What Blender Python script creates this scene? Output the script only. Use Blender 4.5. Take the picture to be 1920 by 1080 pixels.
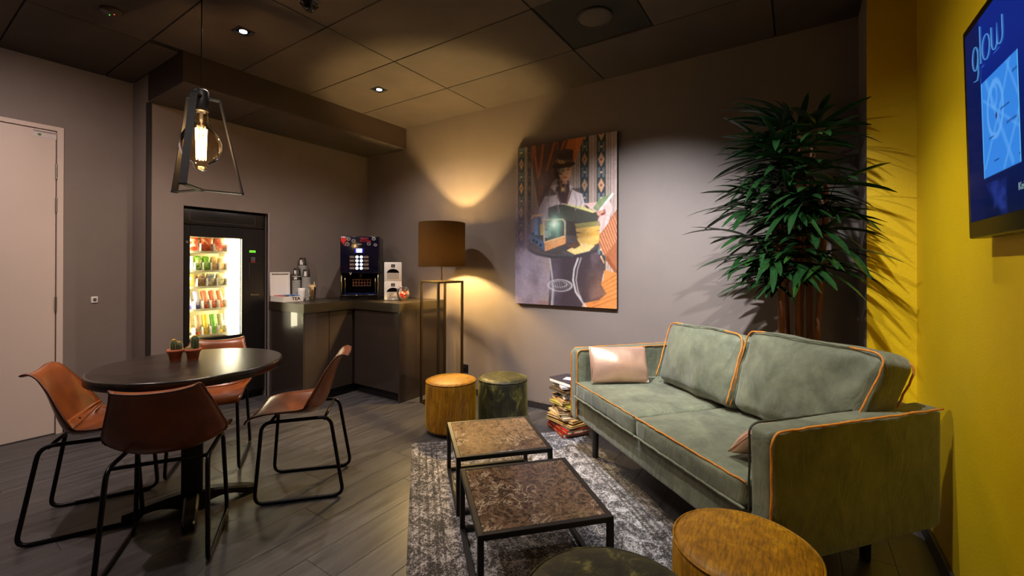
import bpy, bmesh, math, random
import numpy as np
from mathutils import Vector, Matrix, noise, Quaternion

random.seed(7)
for o in list(bpy.data.objects):
    bpy.data.objects.remove(o)
scene = bpy.context.scene
COL = scene.collection
PI = math.pi

# ------------------------------------------------------------------ camera
CAM = Vector((4.2525, -3.3099, 1.25))
YAW, PITCH, ROLL = 0.5851, 0.0029, 0.0020
FPX, PPY = 809.2, 497.3
cd = bpy.data.cameras.new('camera')
cd.sensor_fit = 'HORIZONTAL'
cd.sensor_width = 36.0
cd.lens = FPX / 1920 * 36.0
cd.shift_y = (PPY - 540) / 1920
cd.clip_start = 0.05
cam = bpy.data.objects.new('camera', cd)
COL.objects.link(cam)
fw = Vector((-math.sin(YAW) * math.cos(PITCH), math.cos(YAW) * math.cos(PITCH), math.sin(PITCH)))
rt = Vector((math.cos(YAW), math.sin(YAW), 0))
up = rt.cross(fw)
R_ = rt * math.cos(ROLL) + up * math.sin(ROLL)
U_ = up * math.cos(ROLL) - rt * math.sin(ROLL)
cam.matrix_world = Matrix(((R_.x, U_.x, -fw.x, CAM.x), (R_.y, U_.y, -fw.y, CAM.y), (R_.z, U_.z, -fw.z, CAM.z), (0, 0, 0, 1)))
scene.camera = cam

# ------------------------------------------------------------------ world, exposure
world = bpy.data.worlds.new('world')
scene.world = world
world.use_nodes = True
bg = world.node_tree.nodes['Background']
bg.inputs[0].default_value = (1.0, 0.82, 0.68, 1)
bg.inputs[1].default_value = 0.02
vs = scene.view_settings
vs.view_transform = 'Standard'
vs.look = 'None'
vs.gamma = 1.0
vs.use_curve_mapping = False
vs.exposure = -0.06

# ------------------------------------------------------------------ ceiling spots (fixtures are built further down)
ZC = 2.757
# name, position, aim point, power (W), cone angle (deg), blend, colour
SPOTS = [
    ('visible', (1.281, -1.957), (1.281, -1.957, 0), 80, 140, 0.9, (1.0, 0.82, 0.68)),
    ('visible', (1.275, -0.872), (1.275, -0.872, 0), 75, 140, 0.9, (1.0, 0.86, 0.76)),
    ('hidden', (1.15, -3.15), (0.25, -3.0, 0.4), 115, 150, 0.9, (1.0, 0.80, 0.72)),
    ('hidden', (3.15, -1.75), (3.34, 0.0, 0.62), 500, 70, 1.0, (0.94, 0.95, 1.0)),
    ('hidden', (4.12, -1.75), (3.95, -0.35, 0.4), 145, 72, 0.7, (0.97, 0.98, 1.0)),
    ('hidden', (3.30, -2.45), (4.75, -1.35, 0.85), 115, 80, 0.9, (1.0, 0.95, 0.84)),
    ('hidden', (2.35, -2.60), (2.05, -1.9, 0), 55, 105, 0.8, (1.0, 0.93, 0.88)),
]


# ================================================================== helpers
def S(r, g, b, a=1.0):
    f = lambda c: (c / 255 / 12.92) if c / 255 <= 0.04045 else ((c / 255 + 0.055) / 1.055) ** 2.4
    return (f(r), f(g), f(b), a)


class NT:
    def __init__(self, name):
        self.m = bpy.data.materials.new(name)
        self.m.use_nodes = True
        self.t = self.m.node_tree
        self.b = self.t.nodes['Principled BSDF']
        self.out = self.t.nodes['Material Output']

    def n(self, typ, **kw):
        nd = self.t.nodes.new(typ)
        for k, v in kw.items():
            if k.startswith('i_'):
                key = k[2:]
                key = int(key) if key.isdigit() else key
                nd.inputs[key].default_value = v
            else:
                setattr(nd, k, v)
        return nd

    def l(self, a, b):
        self.t.links.new(a, b)

    def ramp(self, fac, stops, interp='LINEAR'):
        r = self.n('ShaderNodeValToRGB')
        r.color_ramp.interpolation = interp
        el = r.color_ramp.elements
        el[0].position, el[0].color = stops[0]
        el[1].position, el[1].color = stops[-1]
        for p, c in stops[1:-1]:
            e = el.new(p)
            e.color = c
        self.l(fac, r.inputs[0])
        return r.outputs[0]

    def mix(self, fac, a, b, mode='MIX'):
        m = self.n('ShaderNodeMix', data_type='RGBA', blend_type=mode)
        for sock, v in ((m.inputs[0], fac), (m.inputs[6], a), (m.inputs[7], b)):
            if isinstance(v, (int, float, tuple)):
                sock.default_value = v
            else:
                self.l(v, sock)
        return m.outputs[2]

    def coord(self, kind='Object', scale=(1, 1, 1), rot=(0, 0, 0), rand=False):
        tc = self.n('ShaderNodeTexCoord')
        mp = self.n('ShaderNodeMapping')
        mp.inputs['Scale'].default_value = scale
        mp.inputs['Rotation'].default_value = rot
        src = tc.outputs[kind]
        if rand:
            oi = self.n('ShaderNodeObjectInfo')
            mul = self.n('ShaderNodeMath', operation='MULTIPLY', i_1=37.0)
            self.l(oi.outputs['Random'], mul.inputs[0])
            va = self.n('ShaderNodeVectorMath', operation='ADD')
            self.l(src, va.inputs[0])
            self.l(mul.outputs[0], va.inputs[1])
            src = va.outputs[0]
        self.l(src, mp.inputs[0])
        return mp.outputs[0]

    def noise(self, vec, scale, detail=4, rough=0.5, dist=0.0):
        nd = self.n('ShaderNodeTexNoise', i_Scale=scale, i_Detail=detail, i_Roughness=rough, i_Distortion=dist)
        self.l(vec, nd.inputs['Vector'])
        return nd.outputs['Fac']

    def bump(self, h, strength=0.3, dist=0.002):
        b = self.n('ShaderNodeBump')
        b.inputs['Strength'].default_value = strength
        b.inputs['Distance'].default_value = dist
        self.l(h, b.inputs['Height'])
        self.l(b.outputs[0], self.b.inputs['Normal'])


def M(name, col, rough=0.5, metal=0.0, var=0.0, nscale=8.0, bump=0.0, bscale=60.0, bdist=0.002, sheen=0.0, coat=0.0,
      emit=None, estr=0.0, spec=0.5, rand=False, stretch=(1, 1, 1)):
    k = NT(name)
    b = k.b
    b.inputs['Base Color'].default_value = col
    b.inputs['Roughness'].default_value = rough
    b.inputs['Metallic'].default_value = metal
    b.inputs['Specular IOR Level'].default_value = spec
    if coat:
        b.inputs['Coat Weight'].default_value = coat
        b.inputs['Coat Roughness'].default_value = 0.1
    if sheen:
        b.inputs['Sheen Weight'].default_value = sheen
        b.inputs['Sheen Roughness'].default_value = 0.4
        b.inputs['Sheen Tint'].default_value = col
    if emit:
        b.inputs['Emission Color'].default_value = emit
        b.inputs['Emission Strength'].default_value = estr
    if var or bump:
        co = k.coord('Object', scale=stretch, rand=rand)
    if var:
        f = k.noise(co, nscale, 5, 0.6)
        lo = tuple(c * (1 - var) for c in col[:3]) + (1,)
        hi = tuple(min(1, c * (1 + var)) for c in col[:3]) + (1,)
        k.l(k.ramp(f, [(0.3, lo), (0.7, hi)]), b.inputs['Base Color'])
    if bump:
        k.bump(k.noise(co, bscale, 3, 0.6), bump, bdist)
    return k.m


class G:
    """collects geometry for ONE mesh object"""
    def __init__(self):
        self.v, self.f, self.s = [], [], []

    def add(self, vs_, fs, smooth=False, mtx=None):
        o = len(self.v)
        for p in vs_:
            p = Vector(p)
            self.v.append(mtx @ p if mtx else p)
        for f in fs:
            self.f.append([i + o for i in f])
            self.s.append(smooth)
        return self

    def box(self, x0, x1, y0, y1, z0, z1, bev=0.0, seg=2, mtx=None, smooth=None):
        bm = bmesh.new()
        bmesh.ops.create_cube(bm, size=1.0)
        for v in bm.verts:
            v.co = Vector(((x0 + x1) / 2 + v.co.x * (x1 - x0), (y0 + y1) / 2 + v.co.y * (y1 - y0), (z0 + z1) / 2 + v.co.z * (z1 - z0)))
        if bev > 0:
            bmesh.ops.bevel(bm, geom=bm.edges[:] + bm.verts[:], offset=bev, segments=seg, affect='EDGES', profile=0.5)
        bm.verts.index_update()
        self.add([v.co.copy() for v in bm.verts], [[v.index for v in f.verts] for f in bm.faces],
                 (bev > 0 and seg > 1) if smooth is None else smooth, mtx)
        bm.free()
        return self

    def lathe(self, prof, n=32, c=(0, 0, 0), mtx=None, smooth=True, cap0=True, cap1=True):
        vs_, fs = [], []
        for r, z in prof:
            for i in range(n):
                a = 2 * PI * i / n
                vs_.append((c[0] + r * math.cos(a), c[1] + r * math.sin(a), c[2] + z))
        m = len(prof)
        for j in range(m - 1):
            for i in range(n):
                fs.append((j * n + i, j * n + (i + 1) % n, (j + 1) * n + (i + 1) % n, (j + 1) * n + i))
        self.add(vs_, fs, smooth, mtx)
        if cap0 and prof[0][0] > 1e-5:
            self.add([vs_[i] for i in range(n)], [list(range(n - 1, -1, -1))], False, mtx)
        if cap1 and prof[-1][0] > 1e-5:
            self.add([vs_[(m - 1) * n + i] for i in range(n)], [list(range(n))], False, mtx)
        return self

    def tube(self, pts, r, n=8, closed=False, mtx=None, smooth=True, cap=True):
        pts = [Vector(p) for p in pts]
        L = len(pts)
        rs = r if isinstance(r, (list, tuple)) else [r] * L
        tang = []
        for i in range(L):
            if closed:
                t = pts[(i + 1) % L] - pts[i - 1]
            else:
                t = pts[min(i + 1, L - 1)] - pts[max(i - 1, 0)]
            tang.append(t.normalized())
        ref = Vector((0, 0, 1)) if abs(tang[0].z) < 0.9 else Vector((1, 0, 0))
        nrm = (ref - tang[0] * ref.dot(tang[0])).normalized()
        vs_, fs = [], []
        for i in range(L):
            if i:
                q = tang[i - 1].rotation_difference(tang[i])
                nrm = q @ nrm
                nrm = (nrm - tang[i] * nrm.dot(tang[i])).normalized()
            bn = tang[i].cross(nrm)
            for k in range(n):
                a = 2 * PI * k / n + (PI / 4 if n == 4 else 0)
                vs_.append(pts[i] + (nrm * math.cos(a) + bn * math.sin(a)) * rs[i])
        for i in range(L if closed else L - 1):
            j = (i + 1) % L
            for k in range(n):
                fs.append((i * n + k, i * n + (k + 1) % n, j * n + (k + 1) % n, j * n + k))
        if not closed and cap:
            fs.append(list(range(n - 1, -1, -1)))
            fs.append([(L - 1) * n + k for k in range(n)])
        self.add(vs_, fs, smooth and n > 4, mtx)
        return self

    def grid(self, rows, smooth=True, mtx=None, flip=False, closed_u=False):
        h, w = len(rows), len(rows[0])
        vs_ = [p for r in rows for p in r]
        fs = []
        for j in range(h - 1):
            for i in range(w if closed_u else w - 1):
                q = (j * w + i, j * w + (i + 1) % w, (j + 1) * w + (i + 1) % w, (j + 1) * w + i)
                fs.append(q[::-1] if flip else q)
        self.add(vs_, fs, smooth, mtx)
        return self

    def prism(self, poly, z0, z1, mtx=None):
        n = len(poly)
        vs_ = [(x, y, z0) for x, y in poly] + [(x, y, z1) for x, y in poly]
        fs = [list(range(n - 1, -1, -1)), list(range(n, 2 * n))] + [(i, (i + 1) % n, n + (i + 1) % n, n + i) for i in range(n)]
        self.add(vs_, fs, False, mtx)
        return self

    def mesh(self, name):
        me = bpy.data.meshes.new(name)
        me.from_pydata([tuple(p) for p in self.v], [], self.f)
        me.polygons.foreach_set('use_smooth', self.s)
        me.update()
        return me

    def build(self, name, mat, parent=None, loc=None, rot=None, mtx=None, thick=0.0, sub=0):
        return link(name, self.mesh(name), mat, parent, loc, rot, mtx, thick, sub)


def link(name, me, mat, parent=None, loc=None, rot=None, mtx=None, thick=0.0, sub=0):
    o = bpy.data.objects.new(name, me)
    if mat and not me.materials:
        me.materials.append(mat)
    COL.objects.link(o)
    if parent:
        o.parent = parent
    if mtx is not None:
        o.matrix_basis = mtx
    if loc is not None:
        o.location = loc
    if rot is not None:
        o.rotation_euler = rot
    if thick:
        md = o.modifiers.new('solid', 'SOLIDIFY')
        md.thickness = thick
        md.offset = 0
    if sub:
        md = o.modifiers.new('sub', 'SUBSURF')
        md.levels = md.render_levels = sub
    return o


def thing(name, label, cat, loc=(0, 0, 0), rotz=0.0, group=None):
    o = bpy.data.objects.new(name, None)
    o.empty_display_size = 0.05
    COL.objects.link(o)
    o.location = loc
    o.rotation_euler = (0, 0, rotz)
    return tag(o, label, cat, group)


def tag(o, label, cat, group=None):
    o['label'] = label
    o['category'] = cat
    if group:
        o['group'] = group
    return o


def struct(o, label=None):
    o['kind'] = 'structure'
    if label:
        o['label'] = label
    return o


def copy_tree(o, parent=None):
    c = o.copy()
    COL.objects.link(c)
    c.parent = parent
    for ch in o.children:
        copy_tree(ch, c)
    return c


def fillet(pts, r, n=5, closed=False):
    pts = [Vector(p) for p in pts]
    L = len(pts)
    out = []
    for i in range(L):
        if not closed and i in (0, L - 1):
            out.append(pts[i])
            continue
        a, p, b = pts[i - 1], pts[i], pts[(i + 1) % L]
        da, db = (a - p), (b - p)
        ra = min(r, da.length * 0.45)
        rb = min(r, db.length * 0.45)
        A, B = p + da.normalized() * ra, p + db.normalized() * rb
        for k in range(n + 1):
            t = k / n
            out.append(A * (1 - t) ** 2 + p * 2 * t * (1 - t) + B * t * t)
    return out


def basis(right, upv, nrm, loc):
    r, u, n = Vector(right), Vector(upv), Vector(nrm)
    return Matrix(((r.x, u.x, n.x, loc[0]), (r.y, u.y, n.y, loc[1]), (r.z, u.z, n.z, loc[2]), (0, 0, 0, 1)))


def text(name, s, size, mat, parent, mtx, align='CENTER', depth=0.0004, bold=0.0, sx=1.0):
    cu = bpy.data.curves.new(name, 'FONT')
    cu.body = s
    cu.size = size
    cu.align_x = align
    cu.align_y = 'CENTER'
    cu.extrude = depth
    cu.offset = bold
    cu.resolution_u = 3
    t = bpy.data.objects.new(name, cu)
    COL.objects.link(t)
    dg = bpy.context.evaluated_depsgraph_get()
    me = bpy.data.meshes.new_from_object(t.evaluated_get(dg))
    bpy.data.objects.remove(t)
    bpy.data.curves.remove(cu)
    me.name = name
    if sx != 1.0:
        for v in me.vertices:
            v.co.x *= sx
    return link(name, me, mat, parent, mtx=mtx)


def puff_box(sx, sy, sz, r, n=14, puff=(0, 0, 0), wob=0.0, wscale=3.0, seed=0, pinch=0.0, wrinkle=0.0):
    """soft rounded box centred on the origin; puff bulges each pair of faces"""
    g = G()
    hx, hy, hz = sx / 2, sy / 2, sz / 2
    off = Vector((seed * 3.7, seed * 1.3, seed * 2.1))

    def shape(p):
        q = Vector((p.x * hx, p.y * hy, p.z * hz))
        inner = Vector((max(-hx + r, min(hx - r, q.x)), max(-hy + r, min(hy - r, q.y)), max(-hz + r, min(hz - r, q.z))))
        d = q - inner
        if d.length > 1e-9:
            m = max(abs(d.x), abs(d.y), abs(d.z))
            q = inner + d.normalized() * m
        fx, fy, fz = 1 - p.x ** 2, 1 - p.y ** 2, 1 - p.z ** 2
        q.x += p.x * puff[0] * fy * fz
        q.y += p.y * puff[1] * fx * fz
        q.z += p.z * puff[2] * fx * fy
        if pinch:
            k = 1 - pinch * (abs(p.x) ** 3 * abs(p.y) ** 3)
            q.z *= k
        if wob:
            w = noise.noise_vector(q * wscale + off)
            q += w * wob
        if wrinkle:
            q += Vector((0, 1, 0.4)) * wrinkle * noise.noise(Vector((q.x * 17 - q.z * 8, q.y * 4, q.z * 3.5)) + off)
        return q
    ts = [-math.cos(PI * i / n) * 0.35 + (-1 + 2 * i / n) * 0.65 for i in range(n + 1)]
    for ax in range(3):
        for sg in (-1, 1):
            rows = []
            for a in ts:
                row = []
                for b in ts:
                    c = [0, 0, 0]
                    c[ax] = sg
                    c[(ax + 1) % 3] = a
                    c[(ax + 2) % 3] = b
                    row.append(shape(Vector(c)))
                rows.append(row)
            g.grid(rows, True, flip=(sg > 0))
    # weld shared borders so that shading is continuous
    bm = bmesh.new()
    vv = [bm.verts.new(p) for p in g.v]
    for f in g.f:
        bm.faces.new([vv[i] for i in f][::-1])
    bmesh.ops.remove_doubles(bm, verts=bm.verts[:], dist=1e-5)
    bmesh.ops.recalc_face_normals(bm, faces=bm.faces[:])
    bm.verts.index_update()
    h = G()
    h.add([v.co.copy() for v in bm.verts], [[v.index for v in f.verts] for f in bm.faces], True)
    bm.free()
    return h


# ---- flat print: a numpy canvas turned into a fine grid with a colour attribute
class Canvas:
    def __init__(self, w, h, col=(0, 0, 0)):
        self.w, self.h = w, h
        self.a = np.zeros((h, w, 3))
        self.a[:] = np.array(col) / 255
        self.y, self.x = np.mgrid[0:h, 0:w]
        self.x = (self.x + 0.5) / w
        self.y = (self.y + 0.5) / h

    def put(self, mask, col, alpha=1.0):
        m = np.clip(mask * alpha, 0, 1)[..., None]
        self.a = self.a * (1 - m) + m * np.array(col) / 255

    def poly(self, pts, col, alpha=1.0):
        x, y = self.x, self.y
        ins = np.zeros(x.shape, bool)
        n = len(pts)
        for i in range(n):
            (x0, y0), (x1, y1) = pts[i], pts[(i + 1) % n]
            if y0 == y1:
                continue
            c = ((y0 > y) != (y1 > y)) & (x < (x1 - x0) * (y - y0) / (y1 - y0) + x0)
            ins ^= c
        self.put(ins.astype(float), col, alpha)

    def rect(self, x0, y0, x1, y1, col, alpha=1.0):
        self.put(((self.x >= x0) & (self.x < x1) & (self.y >= y0) & (self.y < y1)).astype(float), col, alpha)

    def ell(self, cx, cy, rx, ry, col, alpha=1.0, soft=0.08, ring=None):
        d = np.sqrt(((self.x - cx) / rx) ** 2 + ((self.y - cy) / ry) ** 2)
        m = np.clip((1 - d) / soft + 0.5, 0, 1)
        if ring:
            m = m * np.clip((d - (1 - ring)) / soft + 0.5, 0, 1)
        self.put(m, col, alpha)

    def glow(self, cx, cy, rx, ry, col, alpha=1.0):
        d2 = ((self.x - cx) / rx) ** 2 + ((self.y - cy) / ry) ** 2
        self.put(np.exp(-d2), col, alpha)

    def line(self, pts, wd, col, alpha=1.0, asp=1.0):
        for (x0, y0), (x1, y1) in zip(pts[:-1], pts[1:]):
            dx, dy = x1 - x0, (y1 - y0) * asp
            L2 = dx * dx + dy * dy + 1e-12
            t = np.clip(((self.x - x0) * dx + (self.y - y0) * asp * dy) / L2, 0, 1)
            d = np.sqrt((self.x - x0 - t * dx) ** 2 + ((self.y - y0) * asp - t * dy) ** 2)
            self.put(np.clip((wd - d) / (wd * 0.5) + 0.5, 0, 1), col, alpha)

    def fbm(self, sx, sy, seed=0, octv=4):
        rng = np.random.RandomState(seed)
        out = np.zeros((self.h, self.w))
        amp, tot = 1.0, 0.0
        for k in range(octv):
            gx, gy = int(sx * 2 ** k) + 2, int(sy * 2 ** k) + 2
            gr = rng.rand(gy + 1, gx + 1)
            fx, fy = self.x * (gx - 1), self.y * (gy - 1)
            ix, iy = fx.astype(int), fy.astype(int)
            tx, ty = fx - ix, fy - iy
            tx, ty = tx * tx * (3 - 2 * tx), ty * ty * (3 - 2 * ty)
            v = (gr[iy, ix] * (1 - tx) + gr[iy, ix + 1] * tx) * (1 - ty) + (gr[iy + 1, ix] * (1 - tx) + gr[iy + 1, ix + 1] * tx) * ty
            out += v * amp
            tot += amp
            amp *= 0.5
        return out / tot

    def panel(self, name, wid, hei, mat, parent, mtx):
        w, h = self.w, self.h
        xs = (np.arange(w) / (w - 1) - 0.5) * wid
        ys = (0.5 - np.arange(h) / (h - 1)) * hei
        co = np.zeros((h, w, 3), np.float32)
        co[..., 0] = xs[None, :]
        co[..., 1] = ys[:, None]
        idx = np.arange(h * w).reshape(h, w)
        quads = np.stack([idx[1:, :-1], idx[1:, 1:], idx[:-1, 1:], idx[:-1, :-1]], -1).reshape(-1, 4).astype(np.int32)
        me = bpy.data.meshes.new(name)
        me.vertices.add(h * w)
        me.vertices.foreach_set('co', co.ravel())
        nq = len(quads)
        me.loops.add(nq * 4)
        me.loops.foreach_set('vertex_index', quads.ravel())
        me.polygons.add(nq)
        me.polygons.foreach_set('loop_start', np.arange(0, nq * 4, 4, dtype=np.int32))
        me.update(calc_edges=True)
        at = me.color_attributes.new('print', 'FLOAT_COLOR', 'POINT')
        a = np.clip(self.a, 0, 1)
        lin = np.where(a <= 0.04045, a / 12.92, ((a + 0.055) / 1.055) ** 2.4)
        rgba = np.ones((h, w, 4), np.float32)
        rgba[..., :3] = lin
        at.data.foreach_set('color', rgba.ravel())
        me.validate()
        return link(name, me, mat, parent, mtx=mtx)


def print_mat(name, rough=0.5, emit=0.0, spec=0.4):
    k = NT(name)
    at = k.n('ShaderNodeAttribute', attribute_name='print')
    k.b.inputs['Roughness'].default_value = rough
    k.b.inputs['Specular IOR Level'].default_value = spec
    if emit:
        k.b.inputs['Base Color'].default_value = (0.004, 0.004, 0.005, 1)
        k.l(at.outputs['Color'], k.b.inputs['Emission Color'])
        k.b.inputs['Emission Strength'].default_value = emit
    else:
        k.l(at.outputs['Color'], k.b.inputs['Base Color'])
    return k.m


def clear_mat(name, tint=(1, 1, 1, 1), ior=1.45, rough=0.02, base=0.02):
    """thin clear glass: mostly see-through, reflecting at grazing angles"""
    k = NT(name)
    k.t.nodes.remove(k.b)
    tr = k.n('ShaderNodeBsdfTransparent')
    tr.inputs[0].default_value = tint
    gl = k.n('ShaderNodeBsdfGlossy')
    gl.inputs['Roughness'].default_value = rough
    fr = k.n('ShaderNodeFresnel')
    fr.inputs[0].default_value = ior
    ad = k.n('ShaderNodeMath', operation='ADD', i_1=base, use_clamp=True)
    k.l(fr.outputs[0], ad.inputs[0])
    mx = k.n('ShaderNodeMixShader')
    k.l(ad.outputs[0], mx.inputs[0])
    k.l(tr.outputs[0], mx.inputs[1])
    k.l(gl.outputs[0], mx.inputs[2])
    k.l(mx.outputs[0], k.out.inputs[0])
    return k.m


# ================================================================== materials
def wall_mat(name, col, bump=0.35):
    k = NT(name)
    co = k.coord('Object')
    f = k.noise(co, 2.0, 4, 0.6)
    lo = tuple(c * 0.93 for c in col[:3]) + (1,)
    hi = tuple(c * 1.07 for c in col[:3]) + (1,)
    k.l(k.ramp(f, [(0.3, lo), (0.7, hi)]), k.b.inputs['Base Color'])
    k.b.inputs['Roughness'].default_value = 0.55
    k.b.inputs['Specular IOR Level'].default_value = 0.35
    k.bump(k.noise(co, 120.0, 3, 0.7), bump, 0.003)
    return k.m


m_wall = wall_mat('taupe_paint', S(126, 114, 108))
m_walldark = wall_mat('unlit_brown_paint', S(50, 39, 34))  # soffit brown, darkened so the colour carries its unlit face
m_yellow = wall_mat('yellow_paint', S(214, 177, 7), 0.5)
m_trim = M('black_trim', S(30, 24, 24), 0.5)
m_base = M('dark_baseboard', S(40, 36, 38), 0.45)


def ceil_mat():
    k = NT('dark_ceiling_tile')
    co = k.coord('Object', rand=True)
    f = k.noise(co, 3.0, 4, 0.6)
    oi = k.n('ShaderNodeObjectInfo')
    c1 = k.ramp(f, [(0.3, S(62, 53, 48)), (0.7, S(73, 63, 57))])
    c2 = k.mix(oi.outputs['Random'], (0.9, 0.9, 0.9, 1), (1.1, 1.1, 1.1, 1))
    k.l(k.mix(1.0, c1, c2, 'MULTIPLY'), k.b.inputs['Base Color'])
    k.b.inputs['Roughness'].default_value = 0.85
    k.bump(k.noise(co, 220, 2, 0.6), 0.3, 0.002)
    return k.m


m_ceil = ceil_mat()
m_gap = M('ceiling_void', S(14, 11, 10), 0.9)


def plank_mat():
    k = NT('dark_grey_oak_plank')
    co = k.coord('Object', scale=(9.0, 0.9, 1), rand=True)
    n1 = k.noise(co, 2.2, 6, 0.62, 0.6)
    co2 = k.coord('Object', scale=(60, 3, 1), rand=True)
    n2 = k.noise(co2, 2.0, 4, 0.6)
    oi = k.n('ShaderNodeObjectInfo')
    c = k.ramp(n1, [(0.25, S(48, 46, 48)), (0.5, S(72, 70, 73)), (0.8, S(94, 92, 96))])
    c = k.mix(k.ramp(n2, [(0.35, (0.55, 0.55, 0.55, 1)), (0.6, (1, 1, 1, 1))]), S(44, 40, 40), c)
    rnd = k.ramp(oi.outputs['Random'], [(0, (0.92, 0.92, 0.92, 1)), (1, (1.07, 1.06, 1.05, 1))])
    k.l(k.mix(1.0, c, rnd, 'MULTIPLY'), k.b.inputs['Base Color'])
    rr = k.ramp(n1, [(0.3, (0.36, 0.36, 0.36, 1)), (0.8, (0.52, 0.52, 0.52, 1))])
    k.l(rr, k.b.inputs['Roughness'])
    k.bump(n2, 0.25, 0.001)
    return k.m


m_plank = plank_mat()
m_sub = M('joint_black', S(22, 20, 20), 0.8)


def leather_mat():
    k = NT('saddle_leather')
    co = k.coord('Object', rand=True)
    f = k.noise(co, 5.0, 5, 0.6, 0.4)
    k.l(k.ramp(f, [(0.25, S(92, 46, 16)), (0.55, S(136, 70, 26)), (0.8, S(160, 88, 36))]), k.b.inputs['Base Color'])
    k.b.inputs['Roughness'].default_value = 0.34
    k.b.inputs['Coat Weight'].default_value = 0.25
    k.b.inputs['Coat Roughness'].default_value = 0.25
    k.bump(k.noise(co, 180, 3, 0.6), 0.12, 0.001)
    return k.m


m_leather = leather_mat()
m_hem = M('shaded_leather_hem', S(88, 44, 20), 0.5)
m_iron = M('black_iron_tube', S(32, 30, 34), 0.38, 0.7)
m_rivet = M('dark_rivet', S(70, 50, 35), 0.35, 1.0)


def suede_mat():
    k = NT('sage_green_suede')
    co = k.coord('Object', rand=True)
    f = k.noise(co, 4.5, 6, 0.65, 0.5)
    f2 = k.noise(co, 26, 4, 0.6)
    c = k.ramp(f, [(0.28, S(76, 79, 60)), (0.5, S(100, 103, 80)), (0.75, S(124, 127, 99))])
    c2 = k.ramp(f2, [(0.3, (0.82, 0.82, 0.82, 1)), (0.7, (1.1, 1.1, 1.08, 1))])
    k.l(k.mix(1.0, c, c2, 'MULTIPLY'), k.b.inputs['Base Color'])
    k.b.inputs['Roughness'].default_value = 0.62
    k.b.inputs['Sheen Weight'].default_value = 0.25
    k.b.inputs['Sheen Roughness'].default_value = 0.5
    w = k.noise(k.coord('Object', scale=(1, 1, 0.45), rand=True), 9, 4, 0.55, 1.2)
    k.bump(w, 0.55, 0.02)
    return k.m


m_suede = suede_mat()
m_pipe = M('orange_piping', S(196, 122, 40), 0.6, var=0.25, nscale=40)
m_pipe_dark = M('dark_green_piping', S(52, 50, 34), 0.6)
m_copper = M('copper_metallic_leather', S(222, 178, 152), 0.36, 0.65, var=0.1, nscale=7, bump=0.25, bscale=14, bdist=0.006)
m_blackwood = M('black_leg', S(24, 22, 22), 0.45)


def velvet_mat(name, dark, mid, hi, stretch=(1, 1, 0.35), thr=(0.3, 0.55, 0.75), rough=0.55):
    k = NT(name)
    co = k.coord('Object', scale=stretch, rand=True)
    f = k.noise(co, 14, 6, 0.7, 0.8)
    c = k.ramp(f, [(thr[0], dark), (thr[1], mid), (thr[2], hi)])
    rib = k.noise(k.coord('Object', scale=(46, 7, 2.2), rot=(0, 0, 0.5), rand=True), 3, 4, 0.65)
    c = k.mix(1.0, c, k.ramp(rib, [(0.35, (0.55, 0.55, 0.55, 1)), (0.6, (1.12, 1.12, 1.12, 1))]), 'MULTIPLY')
    k.l(c, k.b.inputs['Base Color'])
    k.b.inputs['Roughness'].default_value = rough
    k.b.inputs['Sheen Weight'].default_value = 0.6
    k.b.inputs['Sheen Roughness'].default_value = 0.35
    k.b.inputs['Sheen Tint'].default_value = hi
    k.bump(k.noise(k.coord('Object', scale=(40, 9, 6), rand=True), 6, 3, 0.6), 0.4, 0.003)
    return k.m


m_amber = velvet_mat('amber_velvet', S(134, 86, 2), S(178, 122, 5), S(214, 162, 34))
m_olive = velvet_mat('olive_crushed_velvet', S(22, 22, 6), S(52, 50, 16), S(164, 156, 80), (1, 1, 0.6), (0.42, 0.56, 0.78))


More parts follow.
